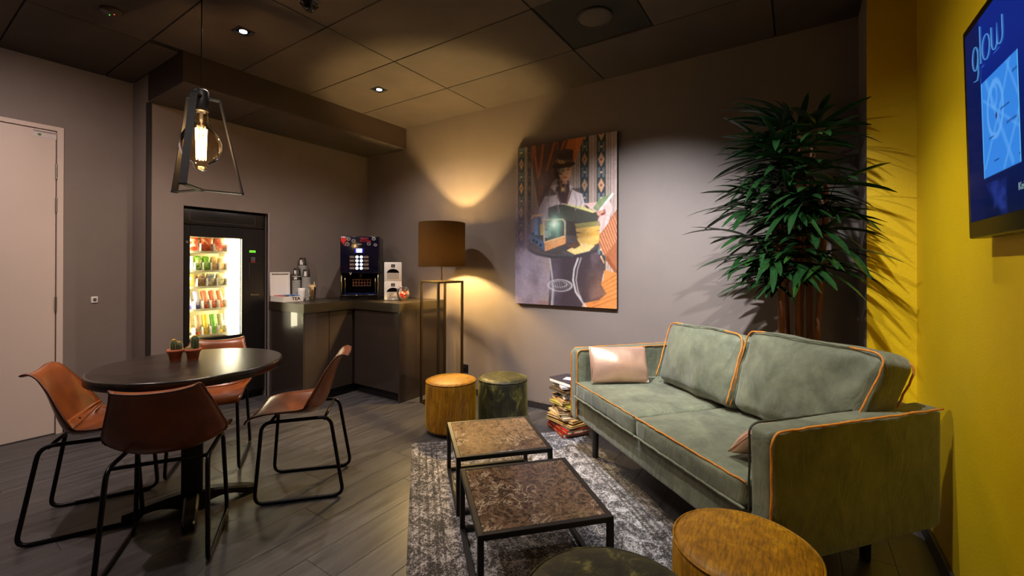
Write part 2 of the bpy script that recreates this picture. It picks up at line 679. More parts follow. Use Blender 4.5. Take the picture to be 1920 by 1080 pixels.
def marble_mat():
    k = NT('brown_emperador_marble')
    co = k.coord('Object', rand=True)
    wn = k.n('ShaderNodeTexNoise', i_Scale=11.0, i_Detail=5.0, i_Roughness=0.6)
    k.l(co, wn.inputs['Vector'])
    mixv = k.n('ShaderNodeVectorMath', operation='MULTIPLY_ADD')
    mixv.inputs[1].default_value = (0.085, 0.085, 0.085)
    k.l(wn.outputs['Color'], mixv.inputs[0])
    k.l(co, mixv.inputs[2])
    v1 = k.n('ShaderNodeTexVoronoi', feature='DISTANCE_TO_EDGE', i_Scale=21.0)
    k.l(mixv.outputs[0], v1.inputs['Vector'])
    v2 = k.n('ShaderNodeTexVoronoi', feature='DISTANCE_TO_EDGE', i_Scale=42.0)
    k.l(mixv.outputs[0], v2.inputs['Vector'])
    n1 = k.noise(co, 20, 9, 0.72, 1.2)
    base = k.ramp(n1, [(0.36, S(38, 27, 20)), (0.48, S(66, 49, 36)), (0.6, S(96, 74, 55)), (0.72, S(130, 102, 78))])
    r1 = k.noise(co, 11, 7, 0.62, 1.6)
    r2 = k.noise(k.coord('Object', rot=(0, 0, 0.9), rand=True), 19, 6, 0.6, 1.2)
    z0, h0 = (0, 0, 0, 1), (0.5, 0.5, 0.5, 1)
    e1 = k.ramp(r1, [(0.455, z0), (0.49, h0), (0.51, h0), (0.545, z0)])
    e3 = k.ramp(r2, [(0.46, z0), (0.495, h0), (0.505, h0), (0.54, z0)])
    e2 = k.ramp(v2.outputs['Distance'], [(0.0, (0.7, 0.7, 0.7, 1)), (0.07, (0, 0, 0, 1))])
    c = k.mix(e1, base, S(164, 134, 104))
    c = k.mix(e3, c, S(150, 120, 92))
    c = k.mix(k.mix(1.0, e2, (0.3, 0.3, 0.3, 1), 'MULTIPLY'), c, S(160, 124, 86))
    n3 = k.noise(co, 5, 3, 0.5)
    wv = k.ramp(r1, [(0.485, z0), (0.497, (1, 1, 1, 1)), (0.503, (1, 1, 1, 1)), (0.515, z0)])
    msk = k.ramp(n3, [(0.54, (0, 0, 0, 1)), (0.62, (1, 1, 1, 1))])
    c = k.mix(k.mix(1.0, wv, msk, 'MULTIPLY'), c, S(226, 210, 186))
    k.l(c, k.b.inputs['Base Color'])
    k.b.inputs['Roughness'].default_value = 0.14
    return k.m


m_marble = marble_mat()


def rug_mat():
    k = NT('distressed_grey_rug')
    tc = k.n('ShaderNodeTexCoord')
    sp = k.n('ShaderNodeSeparateXYZ')
    k.l(tc.outputs['Object'], sp.inputs[0])
    co = k.coord('Object')
    n1 = k.noise(co, 9.0, 7, 0.75, 1.6)
    n2 = k.noise(co, 130.0, 3, 0.8)
    v = k.n('ShaderNodeTexVoronoi', feature='DISTANCE_TO_EDGE', i_Scale=16.0)
    wn = k.n('ShaderNodeTexNoise', i_Scale=10.0, i_Detail=3.0)
    k.l(co, wn.inputs['Vector'])
    mv = k.n('ShaderNodeVectorMath', operation='MULTIPLY_ADD')
    mv.inputs[1].default_value = (0.12, 0.12, 0.12)
    k.l(wn.outputs['Color'], mv.inputs[0])
    k.l(co, mv.inputs[2])
    k.l(mv.outputs[0], v.inputs['Vector'])
    orn = k.ramp(v.outputs['Distance'], [(0.0, (1, 1, 1, 1)), (0.10, (0.35, 0.35, 0.35, 1)), (0.3, (0.6, 0.6, 0.6, 1))])
    add = k.mix(0.5, n1, n2)
    add = k.mix(0.05, add, orn)
    pile = k.ramp(add, [(0.43, S(20, 17, 19)), (0.495, S(84, 79, 81)), (0.57, S(206, 202, 204))])
    # border stripes along the four sides: distance from the nearest edge
    def edge(sock, half):
        a = k.n('ShaderNodeMath', operation='ABSOLUTE')
        k.l(sock, a.inputs[0])
        s = k.n('ShaderNodeMath', operation='SUBTRACT', i_0=half)
        k.l(a.outputs[0], s.inputs[1])
        return s.outputs[0]
    mn = k.n('ShaderNodeMath', operation='MINIMUM')
    k.l(edge(sp.outputs[0], RUG[2] / 2), mn.inputs[0])
    k.l(edge(sp.outputs[1], RUG[3] / 2), mn.inputs[1])
    B, W = (0.25, 0.25, 0.25, 1), (1, 1, 1, 1)
    st = k.ramp(mn.outputs[0], [(0.0, B), (0.012, (0.8, 0.8, 0.8, 1)), (0.045, B), (0.055, W), (0.085, B), (0.1, W), (0.125, B), (0.14, W), (0.155, B), (0.165, (0.9, 0.9, 0.9, 1)), (1, W)], 'CONSTANT')
    k.l(k.mix(0.75, pile, st, 'MULTIPLY'), k.b.inputs['Base Color'])
    k.b.inputs['Roughness'].default_value = 0.9
    k.b.inputs['Sheen Weight'].default_value = 0.2
    k.bump(n2, 0.6, 0.004)
    return k.m


def wood_table_mat():
    k = NT('black_brown_tabletop_wood')
    co = k.coord('Object', scale=(14, 1.2, 1))
    f = k.noise(co, 3, 6, 0.65, 0.4)
    k.l(k.ramp(f, [(0.3, S(26, 20, 17)), (0.7, S(50, 40, 34))]), k.b.inputs['Base Color'])
    k.b.inputs['Roughness'].default_value = 0.28
    k.bump(f, 0.2, 0.001)
    return k.m


m_table = wood_table_mat()
m_counter = M('dark_brown_laminate', S(70, 58, 50), 0.30, 0.15, var=0.06, nscale=3)
m_countertop = M('bronze_brown_worktop', S(66, 58, 44), 0.32, 0.45, var=0.1, nscale=6, stretch=(1, 1, 6))
m_bronze = M('bronze_lamp_frame', S(96, 80, 52), 0.35, 0.9)
m_black = M('black_plastic', S(20, 18, 20), 0.35)
m_blackmat = M('black_powder_coat', S(18, 16, 17), 0.5)
m_gloss = M('gloss_black', S(10, 9, 12), 0.12)
m_white = M('white_plastic', S(228, 224, 222), 0.4)
m_whitepaint = M('white_lacquer', S(236, 230, 224), 0.35)
m_door = M('pale_door', S(206, 188, 178), 0.5, var=0.03, nscale=2)
m_steel = M('brushed_steel', S(150, 146, 140), 0.35, 0.9)
m_terra = M('terracotta', S(178, 92, 56), 0.8, var=0.12, nscale=30, bump=0.2)
m_soil = M('soil_pebbles', S(92, 74, 56), 0.9, var=0.4, nscale=90, bump=0.6, bscale=120)
m_cactus = M('cactus_green', S(58, 76, 44), 0.7, var=0.2, nscale=20)
m_spine = M('pale_cactus_spines', S(196, 184, 140), 0.7)
m_cacflower = M('yellow_cactus_crown', S(212, 160, 22), 0.7, var=0.3, nscale=60)
m_glass = clear_mat('clear_glass')
m_bulbglass = clear_mat('amber_bulb_glass', (1.0, 0.87, 0.64, 1), 1.22, 0.03, 0.04)


def emit_mat(name, col, strength):
    k = NT(name)
    k.b.inputs['Base Color'].default_value = (0.02, 0.02, 0.02, 1)
    k.b.inputs['Emission Color'].default_value = col
    k.b.inputs['Emission Strength'].default_value = strength
    return k.m


def glow_glass(name, col, strength):
    """lit frosted envelope: see-through to the lamp inside and itself glowing"""
    k = NT(name)
    k.t.nodes.remove(k.b)
    tr, em, ad = k.n('ShaderNodeBsdfTransparent'), k.n('ShaderNodeEmission'), k.n('ShaderNodeAddShader')
    em.inputs[0].default_value = col
    em.inputs[1].default_value = strength
    k.l(tr.outputs[0], ad.inputs[0])
    k.l(em.outputs[0], ad.inputs[1])
    k.l(ad.outputs[0], k.out.inputs[0])
    return k.m


# ================================================================== the room
XD, XC, YF = -0.345, 4.752, -5.2
YB = -2.0675
DS, ZS = 0.663, 2.533
XP, YP = 4.556, -0.372
NY0, NY1, NZ = -1.83, -1.148, 1.752     # niche of the vending machine in the left wall

# floor: sub-floor slab + planks running along y
fl = struct(G().box(XD, XC, YF, 0.0, -0.06, -0.006).build('floor', m_sub), 'dark grey wood plank floor')
PW, PL = 0.19, 1.22
full = G().box(-PW / 2 + 0.0006, PW / 2 - 0.0006, -PL / 2 + 0.0006, PL / 2 - 0.0006, -0.006, 0.0, 0.0006, 1).mesh('plank')
full.materials.append(m_plank)
x = XD
ci = 0
while x < XC - 0.01:
    w = min(PW, XC - x)
    y = 0.0 + ((ci * 0.41) % 1.0) * PL
    while y > YF:
        a, b = min(y, 0.0), max(y - PL, YF)
        if a - b > 0.02:
            if w > PW - 1e-4 and a - b > PL - 1e-4:
                link('plank', full, m_plank, fl, loc=(x + w / 2, (a + b) / 2, 0))
            else:
                G().box(-w / 2 + 0.0006, w / 2 - 0.0006, -(a - b) / 2 + 0.0006, (a - b) / 2 - 0.0006, -0.006, 0.0, 0.0006, 1) \
                    .build('plank', m_plank, fl, loc=(x + w / 2, (a + b) / 2, 0))
        y -= PL
    x += PW
    ci += 1

# ceiling: void slab + tiles
ce = struct(G().box(XD, XC, YF, 0.0, ZC + 0.012, ZC + 0.06).build('ceiling', m_gap), 'dark brown suspended tile ceiling')
ys = [0, -0.573, -1.1445, -1.689, -2.245, -2.80, -3.36, -3.92, -4.48, -5.04, YF]
xs = [XD, 0.59, 1.773, 2.951, 4.13, XC]
m_speaker = M('black_grille', S(16, 13, 13), 0.8)
for j in range(len(ys) - 1):
    for i in range(len(xs) - 1):
        x0, x1, y0, y1 = xs[i], xs[i + 1], ys[j + 1], ys[j]
        cells = [(x0, x1, y0, y1)]
        if i == 0:
            if y0 >= YB:
                continue
            cells = [(x0, x1, y0, min(y1, YB))]
        if i == 1 and y1 > YB:
            cells = [(DS if y0 > YB - 0.4 else x0, x1, y0, y1)]
        if i == 3 and j == 1:
            cells = [(3.497, x1, y0, y1)]
        if i == 4 and j == 0:
            pass
        for (a, b, c, d) in cells:
            g = 0.004
            G().box(a - (a + b) / 2 + g, b - (a + b) / 2 - g, c - (c + d) / 2 + g, d - (c + d) / 2 - g, 0.0, 0.014, 0.002, 1) \
                .build('ceiling_tile', m_ceil, ce, loc=((a + b) / 2, (c + d) / 2, ZC))
G().box(-0.265, 0.265, -0.278, 0.278, 0.008, 0.016).build('ceiling_tile', m_speaker, ce, loc=(3.224, -0.859, ZC))

# walls
wl = G().box(XD, 0, YB, NY0, 0, ZC).box(XD, 0, NY0, NY1, NZ, ZC).box(XD, 0, NY1, 0.0, 0, ZC)
wl = struct(wl.build('wall_left', m_wall), 'taupe painted wall with a niche for the vending machine')
DY0, DY1, DZ = -3.36, -2.47, 2.281
dw = G().box(XD - 0.12, XD, DY1, YB, 0, ZC).box(XD - 0.12, XD, DY0, DY1, DZ, ZC).box(XD - 0.12, XD, YF, DY0, 0, ZC)
struct(dw.build('wall_door', m_wall), 'taupe painted wall around the pale door')
struct(G().box(XD, XC + 0.1, 0.0, 0.12, 0, ZC + 0.05).build('wall_back', m_wall), 'taupe wall behind the picture, lamp and sofa')
wr = G().box(XC, XC + 0.12, YF, 0.0, 0, ZC + 0.05)
struct(wr.build('wall_right', m_yellow), 'bright yellow painted wall carrying the television')
pier = G().box(XP, XC, YP, 0.0, 0, ZC + 0.02).build('wall_right_pier', m_yellow)
pier.data.materials.append(m_wall)
for p in pier.data.polygons:
    if p.normal.x < -0.5:
        p.material_index = 1
struct(pier, 'yellow pier with a grey side in the corner behind the palm')
struct(G().box(XD - 0.12, XC + 0.12, YF - 0.12, YF, 0, ZC).build('wall_front', m_wall), 'taupe wall behind the viewer')
# soffit over the counter
so = G().box(0.0, DS, YB, 0.0, ZS + 0.014, ZC + 0.01).build('ceiling_soffit', m_walldark)
struct(so, 'brown boxed soffit above the counter, shade put into its colour')
for (a, b) in ((YB, -1.50), (-1.50, -0.60), (-0.60, 0.0)):
    G().box(0.003, DS - 0.003, a + 0.003, b - 0.003, ZS, ZS + 0.014, 0.002, 1).build('soffit_panel', m_ceil, so)
# trims and baseboards
struct(G().box(-0.03, 0.004, YB - 0.004, YB + 0.022, 0, ZS).build('trim_1', m_trim), 'dark corner strip on the edge of the left wall')
struct(G().box(-0.02, 0.004, NY1, NY1 + 0.018, 0, NZ + 0.01).build('trim_2', M('grey_corner_bead', S(150, 142, 146), 0.4, 0.3)), 'pale corner bead right of the vending niche')
struct(G().box(1.26, XP, -0.014, 0, 0, 0.06, 0.003, 1).build('baseboard_back', m_base), 'dark baseboard under the picture wall')
struct(G().box(XC - 0.014, XC, YF, YP, 0, 0.075, 0.003, 1).build('baseboard_right', m_base), 'dark baseboard under the yellow wall')
struct(G().box(XP - 0.002, XC - 0.014, YP - 0.014, YP, 0, 0.075, 0.003, 1).build('baseboard_pier', m_base), 'dark baseboard round the yellow pier')
struct(G().box(XD, XD + 0.012, DY1 + 0.002, YB, 0, 0.06, 0.003, 1).build('baseboard_door', m_base), 'dark baseboard right of the pale door')

# door
dr = bpy.data.objects.new('door_1', None)
COL.objects.link(dr)
dr.location = (XD, (DY0 + DY1) / 2, 0)
struct(dr, 'pale flush door with a matching frame')
dl = Matrix.Translation(-dr.location)
fr = G()
fr.box(XD - 0.10, XD + 0.008, DY1 - 0.035, DY1 - 0.001, 0, DZ - 0.001).box(XD - 0.10, XD + 0.008, DY0 + 0.001, DY0 + 0.035, 0, DZ - 0.001)
fr.box(XD - 0.10, XD + 0.008, DY0 + 0.035, DY1 - 0.035, DZ - 0.032, DZ - 0.001)
fr.build('door_frame', m_door, dr, mtx=dl)
G().box(XD - 0.05, XD - 0.004, DY0 + 0.04, DY1 - 0.040, 0.006, DZ - 0.037, 0.002, 1).build('door_leaf', m_door, dr, mtx=dl)
for hz in (1.946, 1.70, 0.963, 0.25):
    h = G().lathe([(0.007, -0.055), (0.007, 0.055)], 10, (XD + 0.004, DY1 - 0.038, hz))
    h.box(XD - 0.003, XD + 0.003, DY1 - 0.038, DY1 - 0.018, hz - 0.03, hz + 0.03)
    h.build('hinge', m_steel, dr, mtx=dl)
# camera notice on the door
WX = lambda y, z, x=XD: basis((0, 1, 0), (0, 0, 1), (1, 0, 0), (x, y, z))
sg = thing('camera_notice', 'small white camera notice stuck in the top corner of the door', 'sign', (XD - 0.003, -2.568, 2.212))
ml = Matrix.Translation(-sg.location)
G().box(XD - 0.0035, XD - 0.0028, -2.628, -2.508, 2.186, 2.238).build('sheet', M('notice_paper', S(205, 192, 190), 0.5), sg, mtx=ml)
text('lettering', 'Cameratoezicht', 0.0175, m_black, sg, ml @ WX(-2.568, 2.2285, XD - 0.0024), bold=0.0003)
G().lathe([(0.009, 0), (0.009, 0.0006)], 20).build('green_logo', M('logo_green', S(60, 120, 60), 0.5), sg, mtx=ml @ WX(-2.594, 2.205, XD - 0.0028) @ Matrix.Diagonal((1.1, 1, 1, 1)))
# small switch on the door wall
sw = thing('wall_switch', 'small pale wall switch beside the pale door', 'switch', (XD, -2.297, 0.983))
G().box(0, 0.008, -0.02, 0.02, -0.025, 0.025, 0.003, 2).build('plate', m_white, sw)
G().box(0.008, 0.016, -0.009, 0.009, -0.006, 0.014, 0.002, 1).build('rocker', m_steel, sw)

# ------------------------------------------------------------------ ceiling fixtures and their light
m_lens = emit_mat('downlight_lens', (0.93, 0.94, 1.0, 1), 14)
labels = ['square black ceiling downlight nearest the pendant lamp', 'square black ceiling downlight over the corner counter',
          'square black ceiling downlight in front of the pale door', 'square black ceiling spotlight aimed at the picture wall',
          'square black ceiling spotlight above the sofa', 'square black ceiling spotlight aimed at the yellow wall', 'square black ceiling downlight between table and rug']
for (kind, (px, py), aim, pw, ang, bl, colr), lab in zip(SPOTS, labels):
    t = thing('ceiling_downlight', lab, 'downlight', (px, py, ZC), 0, 'square ceiling downlights')
    g = G()
    for (a, b, c, d) in ((-.05, .05, -.05, -.036), (-.05, .05, .036, .05), (-.05, -.036, -.036, .036), (.036, .05, -.036, .036)):
        g.box(a, b, c, d, -0.004, 0.006)
    g.build('bezel', m_blackmat, t)
    G().box(-.036, .036, -.036, .036, 0.004, 0.006).build('reflector', m_gloss, t, loc=(0, 0, -0.004))
    G().lathe([(0.022, 0.0), (0.022, 0.004)], 20, (0.0, 0.0, -0.004)).build('lens', m_lens, t)
    ld = bpy.data.lights.new('spot', 'SPOT')
    ld.energy = pw
    ld.color = colr
    ld.spot_size = math.radians(ang)
    ld.spot_blend = bl
    ld.shadow_soft_size = 0.022
    lo = bpy.data.objects.new('spot', ld)
    COL.objects.link(lo)
    lo.parent = t
    lo.location = (0, 0, -0.032)
    d = Vector(aim) - Vector((px, py, ZC - 0.032))
    lo.rotation_euler = d.to_track_quat('-Z', 'Y').to_euler()

t = thing('ceiling_speaker', 'round pale speaker disc in the dark square ceiling tile', 'speaker', (3.224, -0.859, ZC))
G().lathe([(0.10, 0.008), (0.10, 0.002), (0.094, -0.002), (0.0, -0.004)], 32).build('grille', M('speaker_grille', S(70, 62, 58), 0.7, bump=0.5, bscale=300), t)
G().lathe([(0.108, 0.008), (0.108, -0.003), (0.1, -0.004), (0.1, 0.006)], 32, cap0=False, cap1=False).build('rim', m_blackmat, t)
t = thing('smoke_detector', 'round brown smoke detector with tiny lights on the ceiling', 'detector', (0.874, -2.495, ZC))
G().lathe([(0.055, 0), (0.055, -0.008), (0.042, -0.022), (0.0, -0.024)], 28).build('body', M('brown_plastic', S(72, 56, 46), 0.5), t)
for dx, c in ((-.014, (0.1, 1, 0.1, 1)), (.014, (1, 0.15, 0.05, 1))):
    G().lathe([(0.003, -0.0235), (0.003, -0.0262)], 8, (dx, dx * .5, 0)).build('indicator', emit_mat('indicator', c, 1.2), t)
t = thing('ceiling_sensor', 'dark domed motion sensor at the top edge of the ceiling', 'sensor', (1.923, -1.898, ZC))
G().lathe([(0.05, 0), (0.05, -0.012), (0.036, -0.014), (0.034, -0.034), (0.02, -0.048), (0, -0.052)], 24).build('dome', m_gloss, t)
G().lathe([(0.052, 0), (0.052, -0.006), (0.049, -0.007)], 24).build('ring', m_steel, t)

# ================================================================== rug
RA = -0.775
RUG = (1.985, -1.160, 2.35, 1.27)     # corner, length along the sofa, width towards it
e_, n_ = Vector((math.cos(RA), math.sin(RA), 0)), Vector((-math.sin(RA), math.cos(RA), 0))
rc = Vector((RUG[0], RUG[1], 0)) + e_ * RUG[2] / 2 + n_ * RUG[3] / 2
rg = G().box(-RUG[2] / 2, RUG[2] / 2, -RUG[3] / 2, RUG[3] / 2, 0.0003, 0.0045, 0.002, 2).build('area_rug', rug_mat(), loc=rc, rot=(0, 0, RA))
tag(rg, 'faded grey and black patterned area rug under the marble tables', 'rug')

# ================================================================== coffee tables
def coffee_table(c, ang, side, zt, label):
    t = thing('coffee_table', label, 'coffee table', (c[0], c[1], 0.005), ang, 'square marble coffee tables on the rug')
    h, b = side / 2, 0.022
    zt -= 0.005
    for z0, nm in ((zt - b, 'top_frame'), (0.0, 'floor_frame')):
        g = G()
        for s in (-1, 1):
            g.box(-h, h, s * (h - b / 2) - b / 2, s * (h - b / 2) + b / 2, z0, z0 + b, 0.0015, 1)
            g.box(s * (h - b / 2) - b / 2, s * (h - b / 2) + b / 2, -h + b, h - b, z0, z0 + b, 0.0015, 1)
        g.build(nm, m_blackmat, t)
    for sx in (-1, 1):
        for sy in (-1, 1):
            G().box(sx * (h - b / 2) - b / 2, sx * (h - b / 2) + b / 2, sy * (h - b / 2) - b / 2, sy * (h - b / 2) + b / 2, b, zt - b).build('leg', m_blackmat, t)
    i = h - b - 0.001
    G().box(-i, i, -i, i, zt - 0.02, zt - 0.001, 0.001, 1).build('marble_top', m_marble, t)
    return t


coffee_table((2.822, -1.312), -0.745, 0.505, 0.297, 'square brown marble coffee table nearer the amber and green poufs by the wall')
coffee_table((3.296, -1.732), -0.745, 0.525, 0.297, 'square brown marble coffee table in the foreground beside the sofa')


# ================================================================== poufs
def pouf(c, r, h, m, label, seam, z0=0.0):
    t = thing('pouf', label, 'pouf', (c[0], c[1], z0), 0, 'round velvet poufs')
    G().lathe([(r - 0.025, 0.0), (r - 0.025, 0.028)], 40).build('base', m_black, t)
    prof = [(r - 0.02, 0.026), (r - 0.004, 0.03), (r, 0.045)]
    for k in range(1, 9):
        prof.append((r + 0.003 * math.sin(PI * k / 9), 0.045 + (h - 0.085) * k / 9))
    prof += [(r, h - 0.04), (r - 0.002, h - 0.028), (r - 0.008, h - 0.014), (r - 0.02, h - 0.006), (r - 0.05, h - 0.001), (r * 0.5, h + 0.002), (0.0, h + 0.003)]
    G().lathe(prof, 56).build('cushion', m, t)
    a = [(r * math.cos(q) * 0.988, r * math.sin(q) * 0.988, h - 0.017) for q in np.linspace(0, 2 * PI, 64, endpoint=False)]
    G().tube(a, 0.0035, 6, closed=True).build('piping', m, t)
    s = [((r + 0.001) * math.cos(seam), (r + 0.001) * math.sin(seam), z) for z in np.linspace(0.035, h - 0.03, 6)]
    G().tube(s, 0.0022, 6).build('seam', m, t)
    return t


pouf((2.044, -0.818), 0.189, 0.40, m_amber, 'amber velvet pouf beside the floor lamp', -0.75)
pouf((2.338, -0.545), 0.19, 0.40, m_olive, 'olive crushed velvet pouf next to the books and wall', -2.0)
pouf((4.120, -1.870), 0.197, 0.44, m_amber, 'large amber velvet pouf in the foreground by the sofa arm', 2.6, 0.005)
pouf((3.880, -2.305), 0.225, 0.44, m_olive, 'dark olive velvet pouf cut off by the bottom edge of the view', 1.9, 0.005)

# ================================================================== dining table
TC = (1.62, -2.35)
t = thing('dining_table', 'round black-brown dining table on a pedestal under the pendant', 'table', (*TC, 0))
G().lathe([(0.0, 0.702), (0.405, 0.702), (0.411, 0.706), (0.412, 0.738), (0.409, 0.744), (0.4, 0.745), (0.0, 0.745)], 72).build('table_top', m_table, t)
G().box(-0.045, 0.045, -0.045, 0.045, 0.05, 0.70, 0.004, 2).build('pedestal', m_blackmat, t, rot=(0, 0, -0.4))
G().box(-0.15, 0.15, -0.15, 0.15, 0.690, 0.702, 0.003, 1).build('mounting_plate', m_blackmat, t, rot=(0, 0, -0.4))
for k in range(4):
    a = -0.40 + k * PI / 2
    L, w = 0.275, 0.032
    rows = []
    for q in np.linspace(0, 1, 9):
        xx = 0.03 + (L - 0.03) * q
        zt = 0.082 - 0.042 * q ** 1.5
        zb = 0.055 * math.sin(PI * min(1, q * 1.08)) * 0.6 if q < 0.9 else 0.0
        ww = w * (1.0 - 0.1 * q) * (0.75 if q > 0.97 else 1)
        rows.append([(xx, -ww, zb), (xx, ww, zb), (xx, ww, zt - 0.008), (xx, ww * 0.7, zt), (xx, -ww * 0.7, zt), (xx, -ww, zt - 0.008)])
    g = G().grid(rows, False, closed_u=True)
    g.add(rows[-1], [list(range(6))])
    g.build('foot', m_blackmat, t, rot=(0, 0, a))


# ================================================================== chairs
def chair_surface(s, t):
    """s 0..1 from the front lip to the rolled top edge, t -1..1 across"""
    P = [(0.245, 0.425), (0.232, 0.442), (0.20, 0.452), (0.13, 0.449), (0.05, 0.440), (-0.025, 0.434), (-0.075, 0.442), (-0.108, 0.468), (-0.131, 0.518), (-0.152, 0.585), (-0.173, 0.655), (-0.191, 0.702), (-0.204, 0.728), (-0.221, 0.740), (-0.243, 0.737)]
    Wd = [0.196, 0.202, 0.206, 0.205, 0.205, 0.212, 0.220, 0.226, 0.222, 0.204, 0.182, 0.166, 0.158, 0.150, 0.136]
    Cv = [0.004, 0.008, 0.014, 0.030, 0.044, 0.056, 0.066, 0.074, 0.070, 0.056, 0.042, 0.030, 0.024, 0.020, 0.016]
    n = len(P) - 1
    f = s * n
    i = min(int(f), n - 1)
    u = f - i

    def cr(L, get):
        a, b, c, d = get(L[max(i - 1, 0)]), get(L[i]), get(L[i + 1]), get(L[min(i + 2, n)])
        return 0.5 * ((2 * b) + (-a + c) * u + (2 * a - 5 * b + 4 * c - d) * u * u + (-a + 3 * b - 3 * c + d) * u ** 3)
    x, z = cr(P, lambda p: p[0]), cr(P, lambda p: p[1])
    w, c = cr(Wd, lambda p: p), cr(Cv, lambda p: p)
    a, b = P[max(i - 1, 0)], P[min(i + 2, n)]
    tx, tz = b[0] - a[0], b[1] - a[1]
    L = math.hypot(tx, tz)
    nx, nz = tz / L, -tx / L       # normal towards the sitter
    k = abs(t) ** 2.3
    return Vector((x + nx * c * k, t * w * (1 - 0.03 * abs(t) ** 6), z + nz * c * k))


NS, NTT = 44, 18
shell_g = G().grid([[chair_surface(i / NS, -1 + 2 * j / NTT) for j in range(NTT + 1)] for i in range(NS + 1)])
shell_me = shell_g.mesh('shell')


def chair(label, c, ang):
    t = thing('dining_chair', label, 'chair', (c[0], c[1], 0), ang, 'leather shell chairs round the dining table')
    link('shell', shell_me, m_leather, t, thick=0.007)
    # hem: rolled edge round the shell, edge shading put into its darker colour
    edge = [chair_surface(i / NS, -1) for i in range(2, NS + 1)] + [chair_surface(1, -1 + 2 * j / NTT) for j in range(1, NTT + 1)] + [chair_surface(i / NS, 1) for i in range(NS - 1, 1, -1)]
    G().tube(edge, 0.0045, 6).build('hem', m_hem, t)
    # strap across the bend with two rivets
    rows = []
    for s in np.linspace(0.46, 0.535, 5):
        rows.append([chair_surface(s, q) + Vector((0.003, 0, 0.003)) for q in np.linspace(-0.985, 0.985, 15)])
    G().grid(rows).build('strap', m_leather, t, thick=0.003)
    for q in (-0.36, 0.36):
        p = chair_surface(0.497, q) + Vector((0.005, 0, 0.005))
        mx = Matrix.Translation(p) @ Matrix.Rotation(math.radians(40), 4, 'Y')
        G().lathe([(0.006, 0), (0.0055, 0.002), (0.003, 0.0035), (0, 0.004)], 10).build('rivet', m_rivet, t, mtx=mx)
    # underside back strap strips
    r = 0.0095
    for s in (-1, 1):
        y0, y1 = s * 0.168, s * 0.184
        loop = fillet([(0.17, y0, 0.424), (0.20, y1, r), (-0.235, y1, r), (-0.165, y0, 0.432)], 0.05, 6, True)
        G().tube(loop, r, 10, closed=True).build('sled_leg', m_iron, t)
    g = G()
    g.tube([(-0.135, -0.168, 0.424), (-0.135, 0.168, 0.424)], r * 0.9, 8)
    g.tube([(0.13, -0.168, 0.424), (0.13, 0.168, 0.424)], r * 0.9, 8)
    g.build('crossbar', m_iron, t)
    return t


chair('tan leather shell chair in front of the counter, seen from its side', (1.895, -1.905), math.radians(-132))
chair('tan leather shell chair nearest the viewer with its back turned', (1.90, -2.535), math.radians(148))
chair('tan leather shell chair in front of the pale door', (1.325, -2.640), math.radians(64))
chair('tan leather shell chair in front of the vending machine, half hidden by the table', (1.14, -2.075), math.radians(-33))


# ================================================================== cacti
def cactus_pot(c, label, stems, s):
    t = thing('potted_cactus', label, 'cactus', (c[0], c[1], 0.7455), 0, 'small potted cacti on the dining table')
    G().lathe([(0.024, 0), (0.031, 0.045), (0.036, 0.045), (0.037, 0.062), (0.033, 0.062), (0.031, 0.05)], 28, cap1=False).build('pot', m_terra, t)
    G().lathe([(0.032, 0.0), (0.0, 0.004)], 20, (0, 0, 0.052)).build('soil', m_soil, t)
    for (dx, dy, r, h) in stems:
        prof = [(r * 0.8, 0), (r, h * 0.25), (r, h * 0.7), (r * 0.8, h * 0.92), (r * 0.35, h), (0, h + 0.001)]
        vs_ = []
        g = G()
        n = 30
        rows = []
        for rr, zz in prof:
            rows.append([((rr * (1 + 0.09 * math.cos(10 * 2 * PI * i / n))) * math.cos(2 * PI * i / n) + dx, (rr * (1 + 0.09 * math.cos(10 * 2 * PI * i / n))) * math.sin(2 * PI * i / n) + dy, 0.05 + zz) for i in range(n)])
        g.grid(rows, True, closed_u=True)
        o = g.build('stem', m_cactus, t)
        sp = G()
        for k in range(10):
            a = 2 * PI * k / 10
            for q in np.linspace(0.08, 0.92, 9):
                rr = r * 1.08 * (1 if q < 0.7 else 1 - (q - 0.7) * 1.2)
                p = Vector((dx + rr * math.cos(a), dy + rr * math.sin(a), 0.05 + h * q))
                for da, dz in ((0, 0.004), (0.5, 0), (-0.5, -0.003)):
                    d = Vector((math.cos(a + da), math.sin(a + da), dz * 100)).normalized()
                    sp.tube([p, p + d * 0.007], [0.0006, 0.0002], 4)
        sp.build('spines', m_spine, o)['kind'] = 'stuff'
        G().lathe([(r * 0.62, h * 0.97), (r * 0.7, h * 1.0), (r * 0.4, h * 1.06), (0, h * 1.07)], 12, (dx, dy, 0.05)).build('crown', m_cacflower, o)
    return t


cactus_pot((1.497, -2.385), 'terracotta pot with two short cacti, left of its neighbour', [(0.004, -0.008, 0.013, 0.062), (0.016, 0.010, 0.013, 0.05), (-0.008, 0.012, 0.01, 0.02)], 1)
cactus_pot((1.545, -2.322), 'terracotta pot with one tall cactus, right of its neighbour', [(0.006, 0.006, 0.0165, 0.078), (-0.004, -0.018, 0.011, 0.022), (0.008, -0.017, 0.009, 0.018)], 1)

